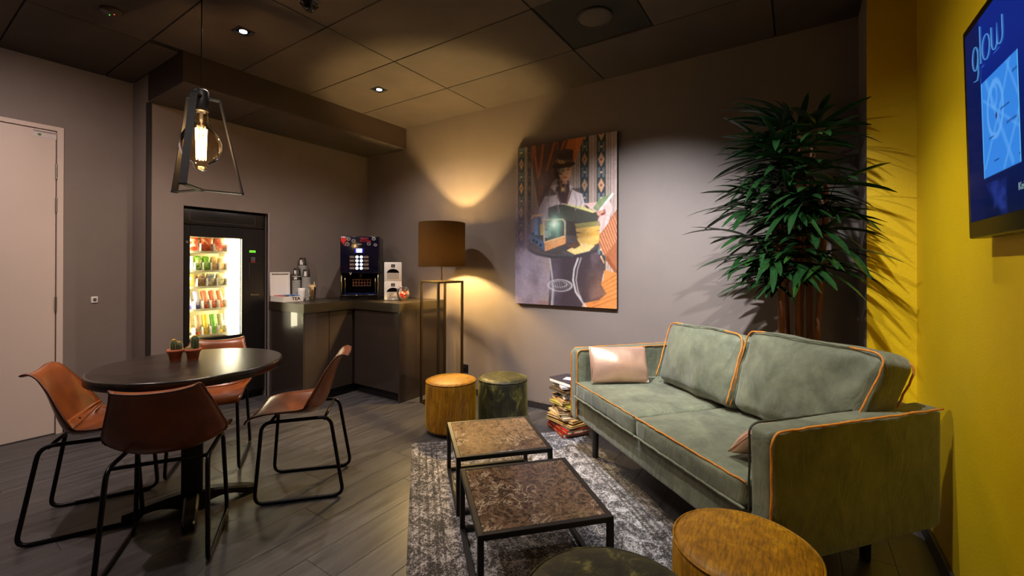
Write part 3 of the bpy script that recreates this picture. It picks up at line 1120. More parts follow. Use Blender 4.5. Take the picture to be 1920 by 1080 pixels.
# ================================================================== pendant lamp
PC = (1.605, -2.311)
t = thing('pendant_lamp', 'black geometric pendant lamp with a glowing globe filament bulb', 'pendant lamp', (*PC, 1.65))
ZB = 1.65
G().tube([(0, 0, 2.19 - ZB), (0, 0, ZC - ZB - 0.001)], 0.003, 8).build('cord', m_black, t)
G().lathe([(0.05, ZC - ZB - 0.001), (0.05, ZC - ZB - 0.02), (0.0, ZC - ZB - 0.022)], 24).build('ceiling_cup', m_blackmat, t)
G().lathe([(0.0, 0.535), (0.03, 0.535), (0.034, 0.53), (0.034, 0.425), (0.03, 0.42), (0.0, 0.42)], 28).build('socket', m_blackmat, t)
fwid, fth = 0.034, 0.006
for k in range(3):
    a = math.radians(77 + 120 * k)
    # flat bar loop in the radial plane: inner foot at the centre, outer slanted leg, top bar to the socket
    pl = [(0.0, 0.0), (0.195, 0.0), (0.085, 0.50), (0.034, 0.50)]
    g = G()
    for (x0, z0), (x1, z1) in zip(pl[:-1], pl[1:]):
        d = Vector((x1 - x0, 0, z1 - z0))
        n = Vector((-d.z, 0, d.x)).normalized() * fth
        dd = d.normalized() * 0.002
        A, B = Vector((x0, 0, z0)) - dd, Vector((x1, 0, z1)) + dd
        y = Vector((0, fwid / 2, 0))
        vs_ = [A - y, A + y, B + y, B - y, A - y + n, A + y + n, B + y + n, B - y + n]
        g.add(vs_, [(0, 1, 2, 3), (7, 6, 5, 4), (0, 4, 5, 1), (1, 5, 6, 2), (2, 6, 7, 3), (3, 7, 4, 0)])
    g.build('fin', m_blackmat, t, rot=(0, 0, a))
bulb = G().lathe([(0.020, 0.425), (0.031, 0.415), (0.034, 0.39), (0.035, 0.365), (0.045, 0.345), (0.070, 0.318), (0.088, 0.285), (0.097, 0.250), (0.096, 0.215), (0.084, 0.180), (0.063, 0.155), (0.043, 0.142), (0.035, 0.135), (0.034, 0.122), (0.026, 0.110), (0.0, 0.106)], 44, cap0=False)
bo = bulb.build('bulb', m_bulbglass, t)
m_fil = emit_mat('hot_filament', (1.0, 0.68, 0.32, 1), 45)
g = G()
for k in range(8):
    a = 2 * PI * k / 8
    a2 = 2 * PI * (k + 0.5) / 8
    g.tube([(0.021 * math.cos(a), 0.021 * math.sin(a), 0.165), (0.024 * math.cos(a2), 0.024 * math.sin(a2), 0.33)], 0.0026, 6)
    g.tube([(0.024 * math.cos(a2), 0.024 * math.sin(a2), 0.33), (0.021 * math.cos(a + 2 * PI / 8), 0.021 * math.sin(a + 2 * PI / 8), 0.165)], 0.0026, 6)
g.build('filament', m_fil, bo)
G().lathe([(0.003, 0.16), (0.003, 0.36), (0.008, 0.37), (0.008, 0.42)], 10).build('glass_stem', m_steel, bo)
ld = bpy.data.lights.new('bulb_light', 'POINT')
ld.energy = 26.0
ld.color = (1.0, 0.66, 0.38)
ld.shadow_soft_size = 0.02
lo = bpy.data.objects.new('bulb_light', ld)
COL.objects.link(lo)
lo.parent = t
lo.location = (0, 0, 0.25)

# ================================================================== floor lamp
LC = (1.527, -0.362)
t = thing('floor_lamp', 'tall floor lamp with a brown drum shade on an open bronze frame', 'floor lamp', (*LC, 0), math.radians(-11.5))
h, b, zt = 0.132, 0.009, 1.118
for z0, nm in ((0.0, 'floor_ring'), (zt - 2 * b, 'top_ring')):
    g = G()
    for s in (-1, 1):
        g.box(-h - b, h + b, s * h - b, s * h + b, z0, z0 + 2 * b)
        g.box(s * h - b, s * h + b, -h + b, h - b, z0, z0 + 2 * b)
    if z0:
        g.box(-b, b, -h + b, h - b, z0, zt)
    g.build(nm, m_bronze, t)
for sx in (-1, 1):
    for sy in (-1, 1):
        G().box(sx * h - b, sx * h + b, sy * h - b, sy * h + b, 2 * b, zt - 2 * b).build('post', m_bronze, t)
G().lathe([(0.006, zt), (0.006, 1.30), (0.016, 1.30), (0.016, 1.35)], 14).build('stem', m_bronze, t)
RS = 0.212


def shade_mat(name, col, tr):
    k = NT(name)
    k.t.nodes.remove(k.b)
    co = k.coord('Object', scale=(1, 1, 1))
    f = k.noise(co, 260, 2, 0.7)
    c = k.ramp(f, [(0.3, tuple(v * 0.6 for v in col[:3]) + (1,)), (0.7, tuple(min(1, v * 1.3) for v in col[:3]) + (1,))])
    d = k.n('ShaderNodeBsdfDiffuse')
    tl = k.n('ShaderNodeBsdfTranslucent')
    k.l(c, d.inputs[0])
    k.l(c, tl.inputs[0])
    mx = k.n('ShaderNodeMixShader')
    mx.inputs[0].default_value = tr
    k.l(d.outputs[0], mx.inputs[1])
    k.l(tl.outputs[0], mx.inputs[2])
    k.l(mx.outputs[0], k.out.inputs[0])
    return k.m


G().lathe([(RS, 1.247), (RS, 1.648)], 64, cap0=False, cap1=False).build('shade', shade_mat('brown_shade_fabric', S(80, 58, 34), 0.035), t)
G().lathe([(RS - 0.004, 1.249), (RS - 0.004, 1.646)], 64, cap0=False, cap1=False).build('shade_lining', shade_mat('cream_shade_lining', S(240, 225, 195), 0.30), t)
g = G()
for z in (1.248, 1.647):
    g.tube([((RS - 0.002) * math.cos(a), (RS - 0.002) * math.sin(a), z) for a in np.linspace(0, 2 * PI, 64, endpoint=False)], 0.003, 6, closed=True)
for k in range(3):
    a = 2 * PI * k / 3 + 0.4
    g.tube([(0.012 * math.cos(a), 0.012 * math.sin(a), 1.31), ((RS - 0.004) * math.cos(a), (RS - 0.004) * math.sin(a), 1.262)], 0.002, 6)
g.build('shade_ring', m_bronze, t)
G().lathe([(0.012, 1.35), (0.016, 1.36), (0.028, 1.385), (0.03, 1.405), (0.022, 1.425), (0.0, 1.435)], 20).build('bulb', glow_glass('warm_bulb', (1.0, 0.72, 0.36, 1), 14), t)
ld = bpy.data.lights.new('lamp_light', 'POINT')
ld.energy = 150
ld.color = (1.0, 0.67, 0.25)
ld.shadow_soft_size = 0.03
lo = bpy.data.objects.new('lamp_light', ld)
COL.objects.link(lo)
lo.parent = t
lo.location = (0, 0, 1.375)
so2 = thing('wall_socket', 'black wall socket behind the floor lamp', 'socket', (1.50, 0, 0.243))
G().box(-0.045, 0.045, -0.012, 0, -0.04, 0.04, 0.004, 2).build('plate', m_black, so2)
G().lathe([(0.018, 0), (0.018, 0.006), (0.0, 0.006)], 20).build('plug_hole', m_gloss, so2, mtx=basis((1, 0, 0), (0, 0, 1), (0, -1, 0), (0, -0.012, 0)))

# ================================================================== vending machine
VL = Vector((-0.38, -1.489, 0.0))
t = thing('vending_machine', 'black vending machine with a lit snack window set in the wall niche', 'vending machine', VL)
ml = Matrix.Translation(-VL)
vy0, vy1, vz0, vz1, vx = -1.818, -1.160, 0.05, 1.735, -0.03
wy0, wy1, wz0, wz1 = -1.772, -1.362, 0.622, 1.502
g = G()
g.box(-0.72, vx - 0.03, vy0, wy0, vz0, 1.60).box(-0.72, vx - 0.03, wy1, vy1, vz0, 1.60)
g.box(-0.72, vx - 0.03, wy0, wy1, vz0, wz0).box(-0.72, vx - 0.03, wy0, wy1, wz1, 1.60).box(-0.72, -0.50, wy0, wy1, wz0, wz1)
g.build('cabinet', m_black, t, mtx=ml)
G().box(-0.72, vx, vy0, vy1, 1.602, vz1, 0.004, 2).build('header_panel', m_black, t, mtx=ml)
G().tube(fillet([(vx + 0.001, -1.775, 1.715), (vx + 0.001, -1.25, 1.715), (vx + 0.001, -1.25, 1.63), (vx + 0.001, -1.775, 1.63)], 0.025, 5, True), 0.0014, 6, closed=True).build('header_outline', M('grey_line', S(80, 74, 74), 0.4), t, mtx=ml)
g = G()
g.box(vx - 0.03, vx, vy0, wy0, vz0 + 0.03, 1.598, 0.003, 1).box(vx - 0.03, vx, wy1, vy1, vz0 + 0.03, 1.598, 0.003, 1)
g.box(vx - 0.03, vx, wy0, wy1, wz1, 1.598).box(vx - 0.03, vx, wy0, wy1, vz0 + 0.03, wz0)
g.build('door_panel', m_black, t, mtx=ml)
m_vint = M('cream_vending_interior', S(226, 220, 176), 0.5)
g = G()
g.box(-0.498, -0.494, wy0, wy1, wz0, wz1).box(-0.494, vx - 0.032, wy0 + 0.0005, wy0 + 0.004, wz0, wz1).box(-0.494, vx - 0.032, wy1 - 0.004, wy1 - 0.0005, wz0, wz1)
g.box(-0.494, vx - 0.032, wy0 + 0.004, wy1 - 0.004, wz1 - 0.004, wz1 - 0.0005)
g.build('interior', m_vint, t, mtx=ml)
m_vl = emit_mat('vending_light', (1.0, 0.90, 0.60, 1), 13)
G().box(-0.17, -0.066, -1.447, wy1 - 0.005, wz0 + 0.01, wz1 - 0.006).build('light_strip', m_vl, t, mtx=ml)
G().box(-0.17, -0.062, wy0 + 0.0045, wy0 + 0.009, wz0 + 0.02, wz1 - 0.006).build('light_strip', m_vl, t, mtx=ml)
G().box(vx - 0.012, vx - 0.008, wy0 + 0.001, wy1 - 0.001, wz0 + 0.001, wz1 - 0.001).build('window_pane', m_glass, t, mtx=ml)
shelf_z = [1.372, 1.205, 1.065, 0.867, 0.637]
m_shelf = M('cream_shelf', S(232, 226, 190), 0.45)
rowdef = [
    (3, 'bag', [(206, 66, 34), (214, 84, 40), (208, 70, 30)], 0.118),
    (5, 'bag', [(200, 204, 206), (110, 176, 34), (120, 186, 40), (206, 160, 84), (214, 176, 104)], 0.112),
    (4, 'bag', [(226, 150, 60), (128, 92, 62), (120, 130, 150), (140, 136, 84)], 0.098),
    (5, 'bottle', [(170, 160, 190), (176, 170, 200), (206, 120, 90), (206, 110, 80), (200, 120, 70)], 0.15),
    (5, 'bottle', [(190, 150, 90), (190, 150, 110), (226, 196, 60), (110, 180, 60), (170, 160, 110)], 0.16),
]
caps = [[(80, 70, 160), (70, 66, 170), (210, 70, 40), (214, 80, 50), (226, 120, 60)], [(60, 50, 40), (216, 96, 50), (230, 190, 30), (40, 200, 60), (220, 190, 40)]]
cname = {0: 'red-orange crisp bag', }
bagcol = [['red-orange crisp bag'] * 3, ['silver snack bag', 'lime green snack bag', 'lime green snack bag', 'tan biscuit bag', 'pale tan biscuit bag'], ['orange snack pack', 'brown snack pack', 'grey-blue snack pack', 'olive snack pack'],
          ['bottle with purple cap', 'bottle with purple cap', 'bottle with red cap', 'bottle with red cap', 'bottle with orange cap'], ['amber drink bottle', 'peach drink bottle', 'yellow drink bottle', 'green drink bottle', 'olive drink bottle']]
ordn = ['leftmost', 'second from left', 'third from left', 'fourth from left', 'rightmost']
rown = ['top', 'second', 'third', 'fourth', 'bottom']


def product_mat(c, i):
    k = NT('snack_wrapper')
    co = k.coord('Object', rand=True)
    f = k.noise(co, 22, 3, 0.6, 0.8)
    k.l(k.ramp(f, [(0.35, S(*c)), (0.5, S(*(min(255, v + 40) for v in c))), (0.62, S(240, 226, 180))]), k.b.inputs['Base Color'])
    k.b.inputs['Roughness'].default_value = 0.35
    return k.m


for ri, (n, kind, cols, hh) in enumerate(rowdef):
    z = shelf_z[ri]
    G().box(-0.49, -0.085, wy0 + 0.005, -1.452, z - 0.006, z).build('shelf', m_shelf, t, mtx=ml)
    G().box(-0.086, -0.082, wy0 + 0.005, -1.452, z - 0.012, z + 0.008).build('price_rail', m_shelf, t, mtx=ml)
    span = (-1.455) - (wy0 + 0.006)
    w = span / n
    for i in range(n):
        yc = wy0 + 0.006 + w * (i + 0.5)
        G().box(-0.40, -0.088, yc + w / 2 - 0.008, yc + w / 2 - 0.003, z + 0.0005, z + 0.075).build('divider', m_whitepaint, t, mtx=ml)
        rr = min(w * 0.36, 0.036)
        co = []
        for q in range(40):
            a = 2 * PI * q / 14
            co.append((-0.10 - 0.0035 * q, yc - 0.003 + rr * math.sin(a), z + 0.003 + rr - rr * math.cos(a)))
        G().tube(co, 0.0012, 5).build('coil', m_whitepaint, t, mtx=ml)
        c = cols[i]
        lab = '%s, %s in the %s row of the vending machine' % (bagcol[ri][i], ordn[i if i < n - 1 else 4], rown[ri])
        if kind == 'bag':
            g = puff_box(0.05, w * 0.78, hh, 0.012, 8, (0.012, 0.0, 0.0), 0.004, 18, i + ri * 7)
            g.box(-0.003, 0.003, -w * 0.39, w * 0.39, hh / 2 - 0.002, hh / 2 + 0.010).box(-0.003, 0.003, -w * 0.39, w * 0.39, -hh / 2 - 0.006, -hh / 2 + 0.004)
            o = g.build('snack_bag', product_mat(c, i), None, loc=(-0.145, yc - 0.004, z + hh / 2 + 0.008), rot=(0, 0.06, 0))
            tag(o, lab, 'snack', 'snack bags in the vending machine')
        else:
            br = w * 0.36
            bt = thing('drink_bottle', lab, 'bottle', (-0.125, yc - 0.004, z + 0.022), 0, 'drink bottles in the vending machine')
            bt.rotation_euler = (0, math.radians(-28 if ri == 3 else -16), 0)
            # neck and cap point down to the front, base up
            mt = M('drink', S(*c), 0.15, coat=0.4, var=0.2, nscale=25)
            G().lathe([(br * 0.45, 0.012), (br * 0.5, 0.03), (br * 0.95, 0.055), (br, 0.07), (br, hh * 0.6), (br * 0.9, hh * 0.68), (br, hh * 0.76), (br, hh * 0.97), (br * 0.85, hh), (0, hh)], 18).build('body', mt, bt)
            G().lathe([(br * 0.55, -0.012), (br * 0.58, 0.0), (br * 0.58, 0.014), (0, 0.015)], 16).build('cap', M('bottle_cap', S(*caps[ri - 3][i]), 0.35), bt)
# controls
vf = lambda y, z: ml @ WX(y, z, vx)
G().box(-0.028, 0.028, -0.011, 0.011, 0, 0.002).build('display', emit_mat('green_display', (0.22, 0.85, 0.04, 1), 0.9), t, mtx=vf(-1.272, 1.386))
m_key = M('grey_key', S(130, 128, 134), 0.4)
m_redkey = M('red_key', S(190, 60, 40), 0.4)
for r in range(3):
    for c in range(3):
        G().box(-0.0045, 0.0045, -0.006, 0.006, 0, 0.003, 0.001, 1).build('key', m_redkey if r == 2 else m_key, t, mtx=vf(-1.279 + c * 0.013, 1.325 - r * 0.018))
g = G().tube([(-0.05, 0.27, 0.001), (-0.05, 0, 0.001)], 0.0013, 5).tube([(-0.05, 0.27, 0.001), (0.05, 0.27, 0.001)], 0.0013, 5)
g.build('coin_panel_outline', M('grey_line2', S(70, 64, 64), 0.4), t, mtx=vf(-1.25, 1.005))
G().lathe([(0.009, 0), (0.009, 0.003), (0.005, 0.004), (0, 0.004)], 16).build('coin_return', m_steel, t, mtx=vf(-1.277, 0.977))
G().box(-0.028, 0.028, -0.006, 0.006, 0, 0.002).build('coin_slot', M('brass_plate', S(120, 104, 80), 0.4, 0.6), t, mtx=vf(-1.237, 0.977))
G().lathe([(0.011, 0), (0.011, 0.005), (0.006, 0.006), (0.006, 0.002)], 18).build('lock', m_steel, t, mtx=vf(-1.795, 1.452))
G().box(-0.25, 0.25, -0.07, 0.07, 0, 0.004, 0.002, 1).build('delivery_flap', m_gloss, t, mtx=vf(-1.50, 0.36))
g = G()
for (a, b) in ((-0.3, -0.24), (0.24, 0.3)):
    g.box(-0.6, -0.1, -1.489 + a, -1.489 + b, 0.0, 0.05)
g.build('foot', m_black, t, mtx=ml)

# ================================================================== counter
CX, CYL, CXR, CYR = 0.60, -1.13, 1.25, -0.62
m_lam = NT('glossy_brown_laminate')
m_lam.b.inputs['Base Color'].default_value = S(54, 45, 41)
m_lam.b.inputs['Roughness'].default_value = 0.32
m_lam.b.inputs['Coat Weight'].default_value = 0.7
m_lam.b.inputs['Coat Roughness'].default_value = 0.03
m_lam = m_lam.m
t = thing('counter_cabinet', 'dark glossy base cabinet beside the vending machine', 'cabinet', (0.3, -0.6, 0), 0, 'counter base cabinets')
ml = Matrix.Translation(-t.location)
G().box(0.006, CX - 0.04, CYL + 0.012, -0.006, 0.085, 0.828).build('body', m_lam, t, mtx=ml)
G().box(0.005, CX - 0.02, CYL, CYL + 0.012, 0, 0.828).build('end_panel', m_lam, t, mtx=ml)
for (a, b) in ((CYL + 0.014, -0.875), (-0.872, CYR)):
    G().box(CX - 0.04, CX - 0.02, a, b - 0.003, 0.09, 0.822, 0.001, 1).build('door', m_lam, t, mtx=ml)
G().box(0.006, CX - 0.065, CYL + 0.014, -0.006, 0, 0.083).build('plinth', m_black, t, mtx=ml)
t = thing('counter_cabinet', 'dark glossy base cabinet beside the floor lamp', 'cabinet', (0.9, -0.3, 0), 0, 'counter base cabinets')
ml = Matrix.Translation(-t.location)
G().box(CX - 0.018, CXR - 0.032, CYR + 0.04, -0.006, 0.085, 0.828).build('body', m_lam, t, mtx=ml)
G().box(CXR - 0.032, CXR - 0.02, CYR + 0.02, -0.006, 0, 0.828).build('end_panel', m_lam, t, mtx=ml)
G().box(CX - 0.015, CXR - 0.034, CYR + 0.02, CYR + 0.04, 0.09, 0.822, 0.001, 1).build('door', m_lam, t, mtx=ml)
G().box(CX - 0.018, CXR - 0.034, CYR + 0.065, -0.006, 0, 0.083).build('plinth', m_black, t, mtx=ml)
ZW = 0.91
wt = G().prism([(0.004, CYL - 0.008), (CX, CYL - 0.008), (CX, CYR), (CXR, CYR), (CXR, -0.003), (0.004, -0.003)], 0.83, ZW).build('worktop', m_countertop)
tag(wt, 'thick dark bronze L-shaped worktop on the corner counter', 'worktop')

# tea box
t = thing('tea_box', 'open white wooden tea box lettered TEA on the counter', 'box', (0.142, -1.035, ZW + 0.001))
a, b, c, d, hh = -0.118, 0.118, -0.096, 0.094, 0.052
g = G().box(a, b, c, d, 0, 0.006).box(b - 0.008, b, c, d, 0.006, hh).box(a, a + 0.008, c, d, 0.006, hh).box(a + 0.008, b - 0.008, c, c + 0.008, 0.006, hh).box(a + 0.008, b - 0.008, d - 0.008, d, 0.006, hh)
g.build('tray', m_whitepaint, t)
g = G().box(-0.02, 0.02, -0.006, 0.006, 0, 0.001)
lm_ = Matrix.Translation((a + 0.006, 0.008, hh + 0.001)) @ Matrix.Rotation(math.radians(-2), 4, 'Y')
g = G().box(-0.012, -0.006, c - 0.012, d - 0.012, 0.0, 0.225).box(-0.006, 0.006, c - 0.012, c, 0, 0.225).box(-0.006, 0.006, d - 0.024, d - 0.012, 0, 0.225).box(-0.006, 0.006, c, d - 0.024, 0.213, 0.225)
g.build('lid', m_whitepaint, t, mtx=lm_)
text('lettering', 'TEA', 0.042, m_black, t, basis((0, 1, 0), (0, 0, 1), (1, 0, 0), (b + 0.0005, 0.022, 0.027)), bold=0.001, sx=1.1)
tcol = [(205, 70, 60), (40, 34, 36), (70, 120, 190), (30, 34, 46), (60, 110, 180), (80, 130, 190)]
for i, cc in enumerate(tcol):
    yy = -1.035 + c + 0.024 + i * 0.0284
    o = G().box(-0.09, 0.09, -0.011, 0.011, 0, 0.052, 0.003, 1).build('tea_sachet', M('sachet', S(*cc), 0.5, var=0.15, nscale=40), None, loc=(0.142, yy, ZW + 0.0075), rot=(0.03, 0, 0))
    tag(o, ['red', 'black', 'blue', 'dark navy', 'mid blue', 'light blue'][i] + ' row of tea sachets, %s in the tea box' % ['first', 'second', 'third', 'fourth', 'fifth', 'last'][i], 'tea')

# paper cups, nested upside down in three stacks
m_cup = M('dark_paper_cup', S(44, 38, 30), 0.5, var=0.15, nscale=30)
m_rim = M('white_cup_rim', S(190, 188, 184), 0.5)
cup = thing('paper_cup', 'x', 'cup')
G().lathe([(0.037, 0.004), (0.028, 0.088), (0.026, 0.088), (0.035, 0.004)], 24, cap0=False, cap1=False).lathe([(0.0272, 0.084), (0.0, 0.084)], 24).build('body', m_cup, cup)
G().tube([(0.0375 * math.cos(q), 0.0375 * math.sin(q), 0.004) for q in np.linspace(0, 2 * PI, 24, endpoint=False)], 0.0034, 6, closed=True).build('rim', m_rim, cup)
G().box(0.0315, 0.0345, -0.010, 0.010, 0.032, 0.066, 0).build('printed_patch', m_white, cup, rot=(0, 0, -1.1))
first = True
for (cx, cy, ztop, lab, grp, extra) in ((0.075, -0.900, 1.205, 'dark paper cup nested upside down in the left stack behind the tea box', 'left stack of paper cups', True),
                                  (0.045, -0.822, 1.352, 'dark paper cup nested upside down in the tallest stack', 'tallest stack of paper cups', False),
                                  (0.15, -0.845, 1.236, 'dark paper cup nested upside down in the stack nearest the stirrer glass', 'right stack of paper cups', False)):
    step = 0.0105
    n = int((ztop - ZW - 0.09) / step)
    zs_ = [ZW + 0.0005 + k * step for k in range(n)]
    if extra:
        zs_.append(zs_[-1] + 0.042)
    for k, z in enumerate(zs_):
        o = cup if first else copy_tree(cup)
        first = False
        o.location = (cx, cy, z)
        o.rotation_euler = (0, 0, 0.3 * random.random())
        tag(o, lab, 'cup', grp)
# white jar and stirrers

t = thing('sugar_jar', 'small plain white jar in front of the paper cups', 'jar', (0.172, -0.906, ZW + 0.001))
G().lathe([(0.031, 0), (0.033, 0.004), (0.033, 0.105), (0.030, 0.112), (0.0, 0.112)], 28).build('body', m_white, t)
G().lathe([(0.034, 0.085), (0.034, 0.118), (0.031, 0.122), (0.0, 0.122)], 28).build('lid', m_whitepaint, t)
t = thing('stirrer_glass', 'tapered glass tumbler full of wooden stirrers', 'glass', (0.30, -0.875, ZW + 0.001))
G().lathe([(0.0, 0.004), (0.022, 0.004), (0.034, 0.135), (0.0355, 0.135), (0.024, 0.0), (0.0, 0.0)], 28).build('tumbler', m_glass, t)
m_stick = M('pale_wood', S(244, 214, 160), 0.6, var=0.1, nscale=40)
for k in range(16):
    a = 2 * PI * k / 16
    r0, r1 = 0.013 + 0.004 * (k % 2), 0.02 + 0.009 * (k % 3) / 2
    L = 0.145 + 0.012 * random.random() + (0.03 if k == 5 else 0)
    p0 = Vector((0.30 + r0 * math.cos(a), -0.875 + r0 * math.sin(a), ZW + 0.008))
    d = (Vector((0.30 + r1 * math.cos(a), -0.875 + r1 * math.sin(a), ZW + 0.14)) - p0).normalized()
    mx = Matrix.Translation(p0) @ d.to_track_quat('Z', 'Y').to_matrix().to_4x4()
    o = G().box(-0.0035, 0.0035, -0.001, 0.001, 0, L, 0.0004, 1).build('wooden_stirrer', m_stick, None, mtx=mx)
    tag(o, 'flat pale wooden stirrer standing in the glass tumbler', 'stirrer', 'wooden stirrers in the tumbler')

# coffee machine
t = thing('coffee_machine', 'dark navy coffee machine with eight lit buttons on the counter', 'coffee machine', (0.475, -0.425, ZW + 0.001), math.radians(-45))
hw, x0, x1 = 0.185, -0.225, 0.205
m_navy = M('navy_gloss', S(14, 14, 34), 0.16)
G().box(x0, x1 - 0.02, -hw, hw, 0.265, 0.64, 0.01, 2).build('housing', m_gloss, t)
G().box(x1 - 0.02, x1, -hw + 0.002, hw - 0.002, 0.268, 0.637, 0.006, 2).build('fascia', m_navy, t)
g = G().box(x0, x1 - 0.03, -hw, -hw + 0.03, 0.06, 0.265).box(x0, x1 - 0.03, hw - 0.03, hw, 0.06, 0.265).box(x0, x0 + 0.12, -hw + 0.03, hw - 0.03, 0.06, 0.265)
g.build('lower_housing', m_gloss, t)
m_chrome = M('chrome_trim', S(190, 180, 140), 0.15, 1.0)
g = G()
for s in (-1, 1):
    g.tube([(x1 - 0.018, s * (hw - 0.012), 0.06), (x1 - 0.018, s * (hw - 0.012), 0.262)], 0.007, 10)
    g.tube([(x1 - 0.05, s * (hw - 0.04), 0.06), (x1 - 0.05, s * (hw - 0.04), 0.262)], 0.006, 10)
g.build('column', m_chrome, t)
G().box(x0, x1, -hw, hw, 0.0, 0.058, 0.008, 2).build('drip_tray', m_gloss, t)
G().box(x1 - 0.12, x1 - 0.012, -hw + 0.035, hw - 0.035, 0.056, 0.066, 0.003, 1).build('drip_grid', M('blue_reflection_steel', S(24, 46, 110), 0.25, 0.8), t)  # steel grid, blue reflections put into its base colour
g = G()
for k in range(7):
    yy = -0.085 + k * 0.028
    g.box(0.06, 0.064, yy, yy + 0.008, 0.135, 0.205)
for z in (0.135, 0.168, 0.20):
    g.box(0.06, 0.066, -0.09, 0.09, z, z + 0.006)
g.build('cup_rack', M('copper_rack', S(170, 122, 96), 0.4, 0.4), t)
G().lathe([(0.02, 0.265), (0.02, 0.235), (0.008, 0.215), (0.0, 0.215)], 16, (x1 - 0.06, 0, 0)).build('spout', m_black, t)
FX = lambda y, z, xx=x1 + 0.0004: basis((0, 1, 0), (0, 0, 1), (1, 0, 0), (xx, y, z))
m_scr = emit_mat('blue_white_screen', (0.75, 0.82, 1.0, 1), 3.0)
m_blue = emit_mat('blue_screen_edge', (0.02, 0.03, 0.7, 1), 1.2)
g = G().box(-0.052, 0.052, 0.024, 0.026, 0, 0.002).box(-0.052, 0.052, -0.026, -0.024, 0, 0.002).box(-0.052, -0.050, -0.024, 0.024, 0, 0.002).box(0.050, 0.052, -0.024, 0.024, 0, 0.002)
sc = g.build('screen_frame', m_chrome, t, mtx=FX(-0.005, 0.494))
G().box(-0.038, 0.038, -0.021, 0.021, 0, 0.0006).build('screen_border', m_blue, sc)
G().box(-0.026, 0.026, -0.019, 0.019, 0.0006, 0.002).build('screen', m_scr, sc)
m_btn = emit_mat('lit_button', (0.80, 0.86, 1.0, 1), 3.0)
m_lblp = M('label_plate', S(110, 92, 86), 0.4, 0.3)
names = ['Espresso', 'Koffie', 'Cappuccino', 'Chocolade', 'Cafe au lait', 'Thee', 'Warm water', 'Wiener melange']
for r in range(4):
    for s in (-1, 1):
        z = 0.430 - r * 0.037
        G().lathe([(0.0145, 0), (0.0145, 0.003), (0.0, 0.0035)], 20).build('button', m_btn, t, mtx=FX(-0.004 + s * 0.020, z))
        pl = G().box(-0.024, 0.024, -0.012, 0.012, 0, 0.002).build('label_plate', m_lblp, t, mtx=FX(-0.004 + s * 0.066, z))
        text('label_text', names[r + (4 if s > 0 else 0)], 0.0085, m_white, pl, Matrix.Translation((0, 0, 0.0024)))
m_red = M('red_print', S(200, 30, 30), 0.4)
m_grey = M('silver_print', S(190, 184, 180), 0.4)
text('slogan', 'HEART', 0.026, m_red, t, FX(0.045, 0.612))
text('slogan', 'OF COFFEE', 0.021, m_red, t, FX(0.055, 0.588))
text('maker_name', 'Saeco', 0.016, m_white, t, FX(0.0, 0.558))
heart = [(0.8 * 16 * math.sin(q) ** 3 / 16, (13 * math.cos(q) - 5 * math.cos(2 * q) - 2 * math.cos(3 * q) - math.cos(4 * q)) / 16) for q in np.linspace(0, 2 * PI, 40, endpoint=False)]
G().prism([(xx * 0.030, yy * 0.036) for xx, yy in heart], 0, 0.0006).build('heart_print', m_red, t, mtx=FX(-0.152, 0.593))
ho = G().tube([(xx * 0.040, yy * 0.048, 0) for xx, yy in heart], 0.0016, 5, closed=True).build('heart_outline', m_red, t, mtx=FX(-0.145, 0.588))
for (yy, zz, s) in ((-0.105, 0.607, 1), (-0.058, 0.590, 1), (0.087, 0.562, 1), (0.135, 0.612, 1), (0.15, 0.552, 0.9), (-0.118, 0.556, 1.2)):
    g = G().tube([(0.016 * s * math.cos(q), 0.013 * s * math.sin(q), 0) for q in np.linspace(0, 2 * PI, 18, endpoint=False)], 0.0022, 5, closed=True)
    g.tube([(-0.008 * s, 0.006 * s, 0), (0, 0, 0), (0.008 * s, -0.006 * s, 0)], 0.0012, 5)
    g.build('coffee_bean_print', m_grey, t, mtx=FX(yy, zz))
text('tray_mark', 'V', 0.035, m_grey, t, FX(-0.085, 0.262, x1 + 0.002), bold=0.001)

# cup dispensers
def dispenser(z, lab):
    t = thing('napkin_dispenser', lab, 'dispenser', (0.800, -0.300, z), math.radians(-42), 'white stacked dispensers')
    w, d, h = 0.085, 0.085, 0.189
    G().box(-d, d, -w, w, 0, h, 0.006, 2).build('case', m_white, t)
    arch = [(-0.06, 0.0)] + [(0.06 * math.cos(q), 0.045 * math.sin(q)) for q in np.linspace(PI, 0, 16)] + [(0.06, 0.0)]
    G().prism(arch[1:-1], 0, 0.001).build('opening', m_gloss, t, mtx=basis((0, 1, 0), (0, 0, 1), (1, 0, 0), (d, 0, 0.078)))
    G().box(d, d + 0.003, -0.058, 0.058, 0.022, 0.082, 0.001, 1).build('flap', M('pale_flap', S(190, 180, 172), 0.4, 0.2), t)
    lg = G().box(d, d + 0.001, -0.018, 0.018, 0.135, 0.168).build('logo', m_black, t)
    G().lathe([(0.006, 0), (0.006, 0.0006)], 3, mtx=basis((0, 1, 0), (0, 0, 1), (1, 0, 0), (d + 0.001, 0, 0.156))).box(d + 0.001, d + 0.0016, -0.010, 0.010, 0.140, 0.144).build('logo_mark', m_white, lg)
    return t


dispenser(ZW + 0.001, 'white dispenser with an arched slot, lower of the stacked pair')
dispenser(ZW + 0.191, 'white dispenser with an arched slot, upper of the stacked pair')

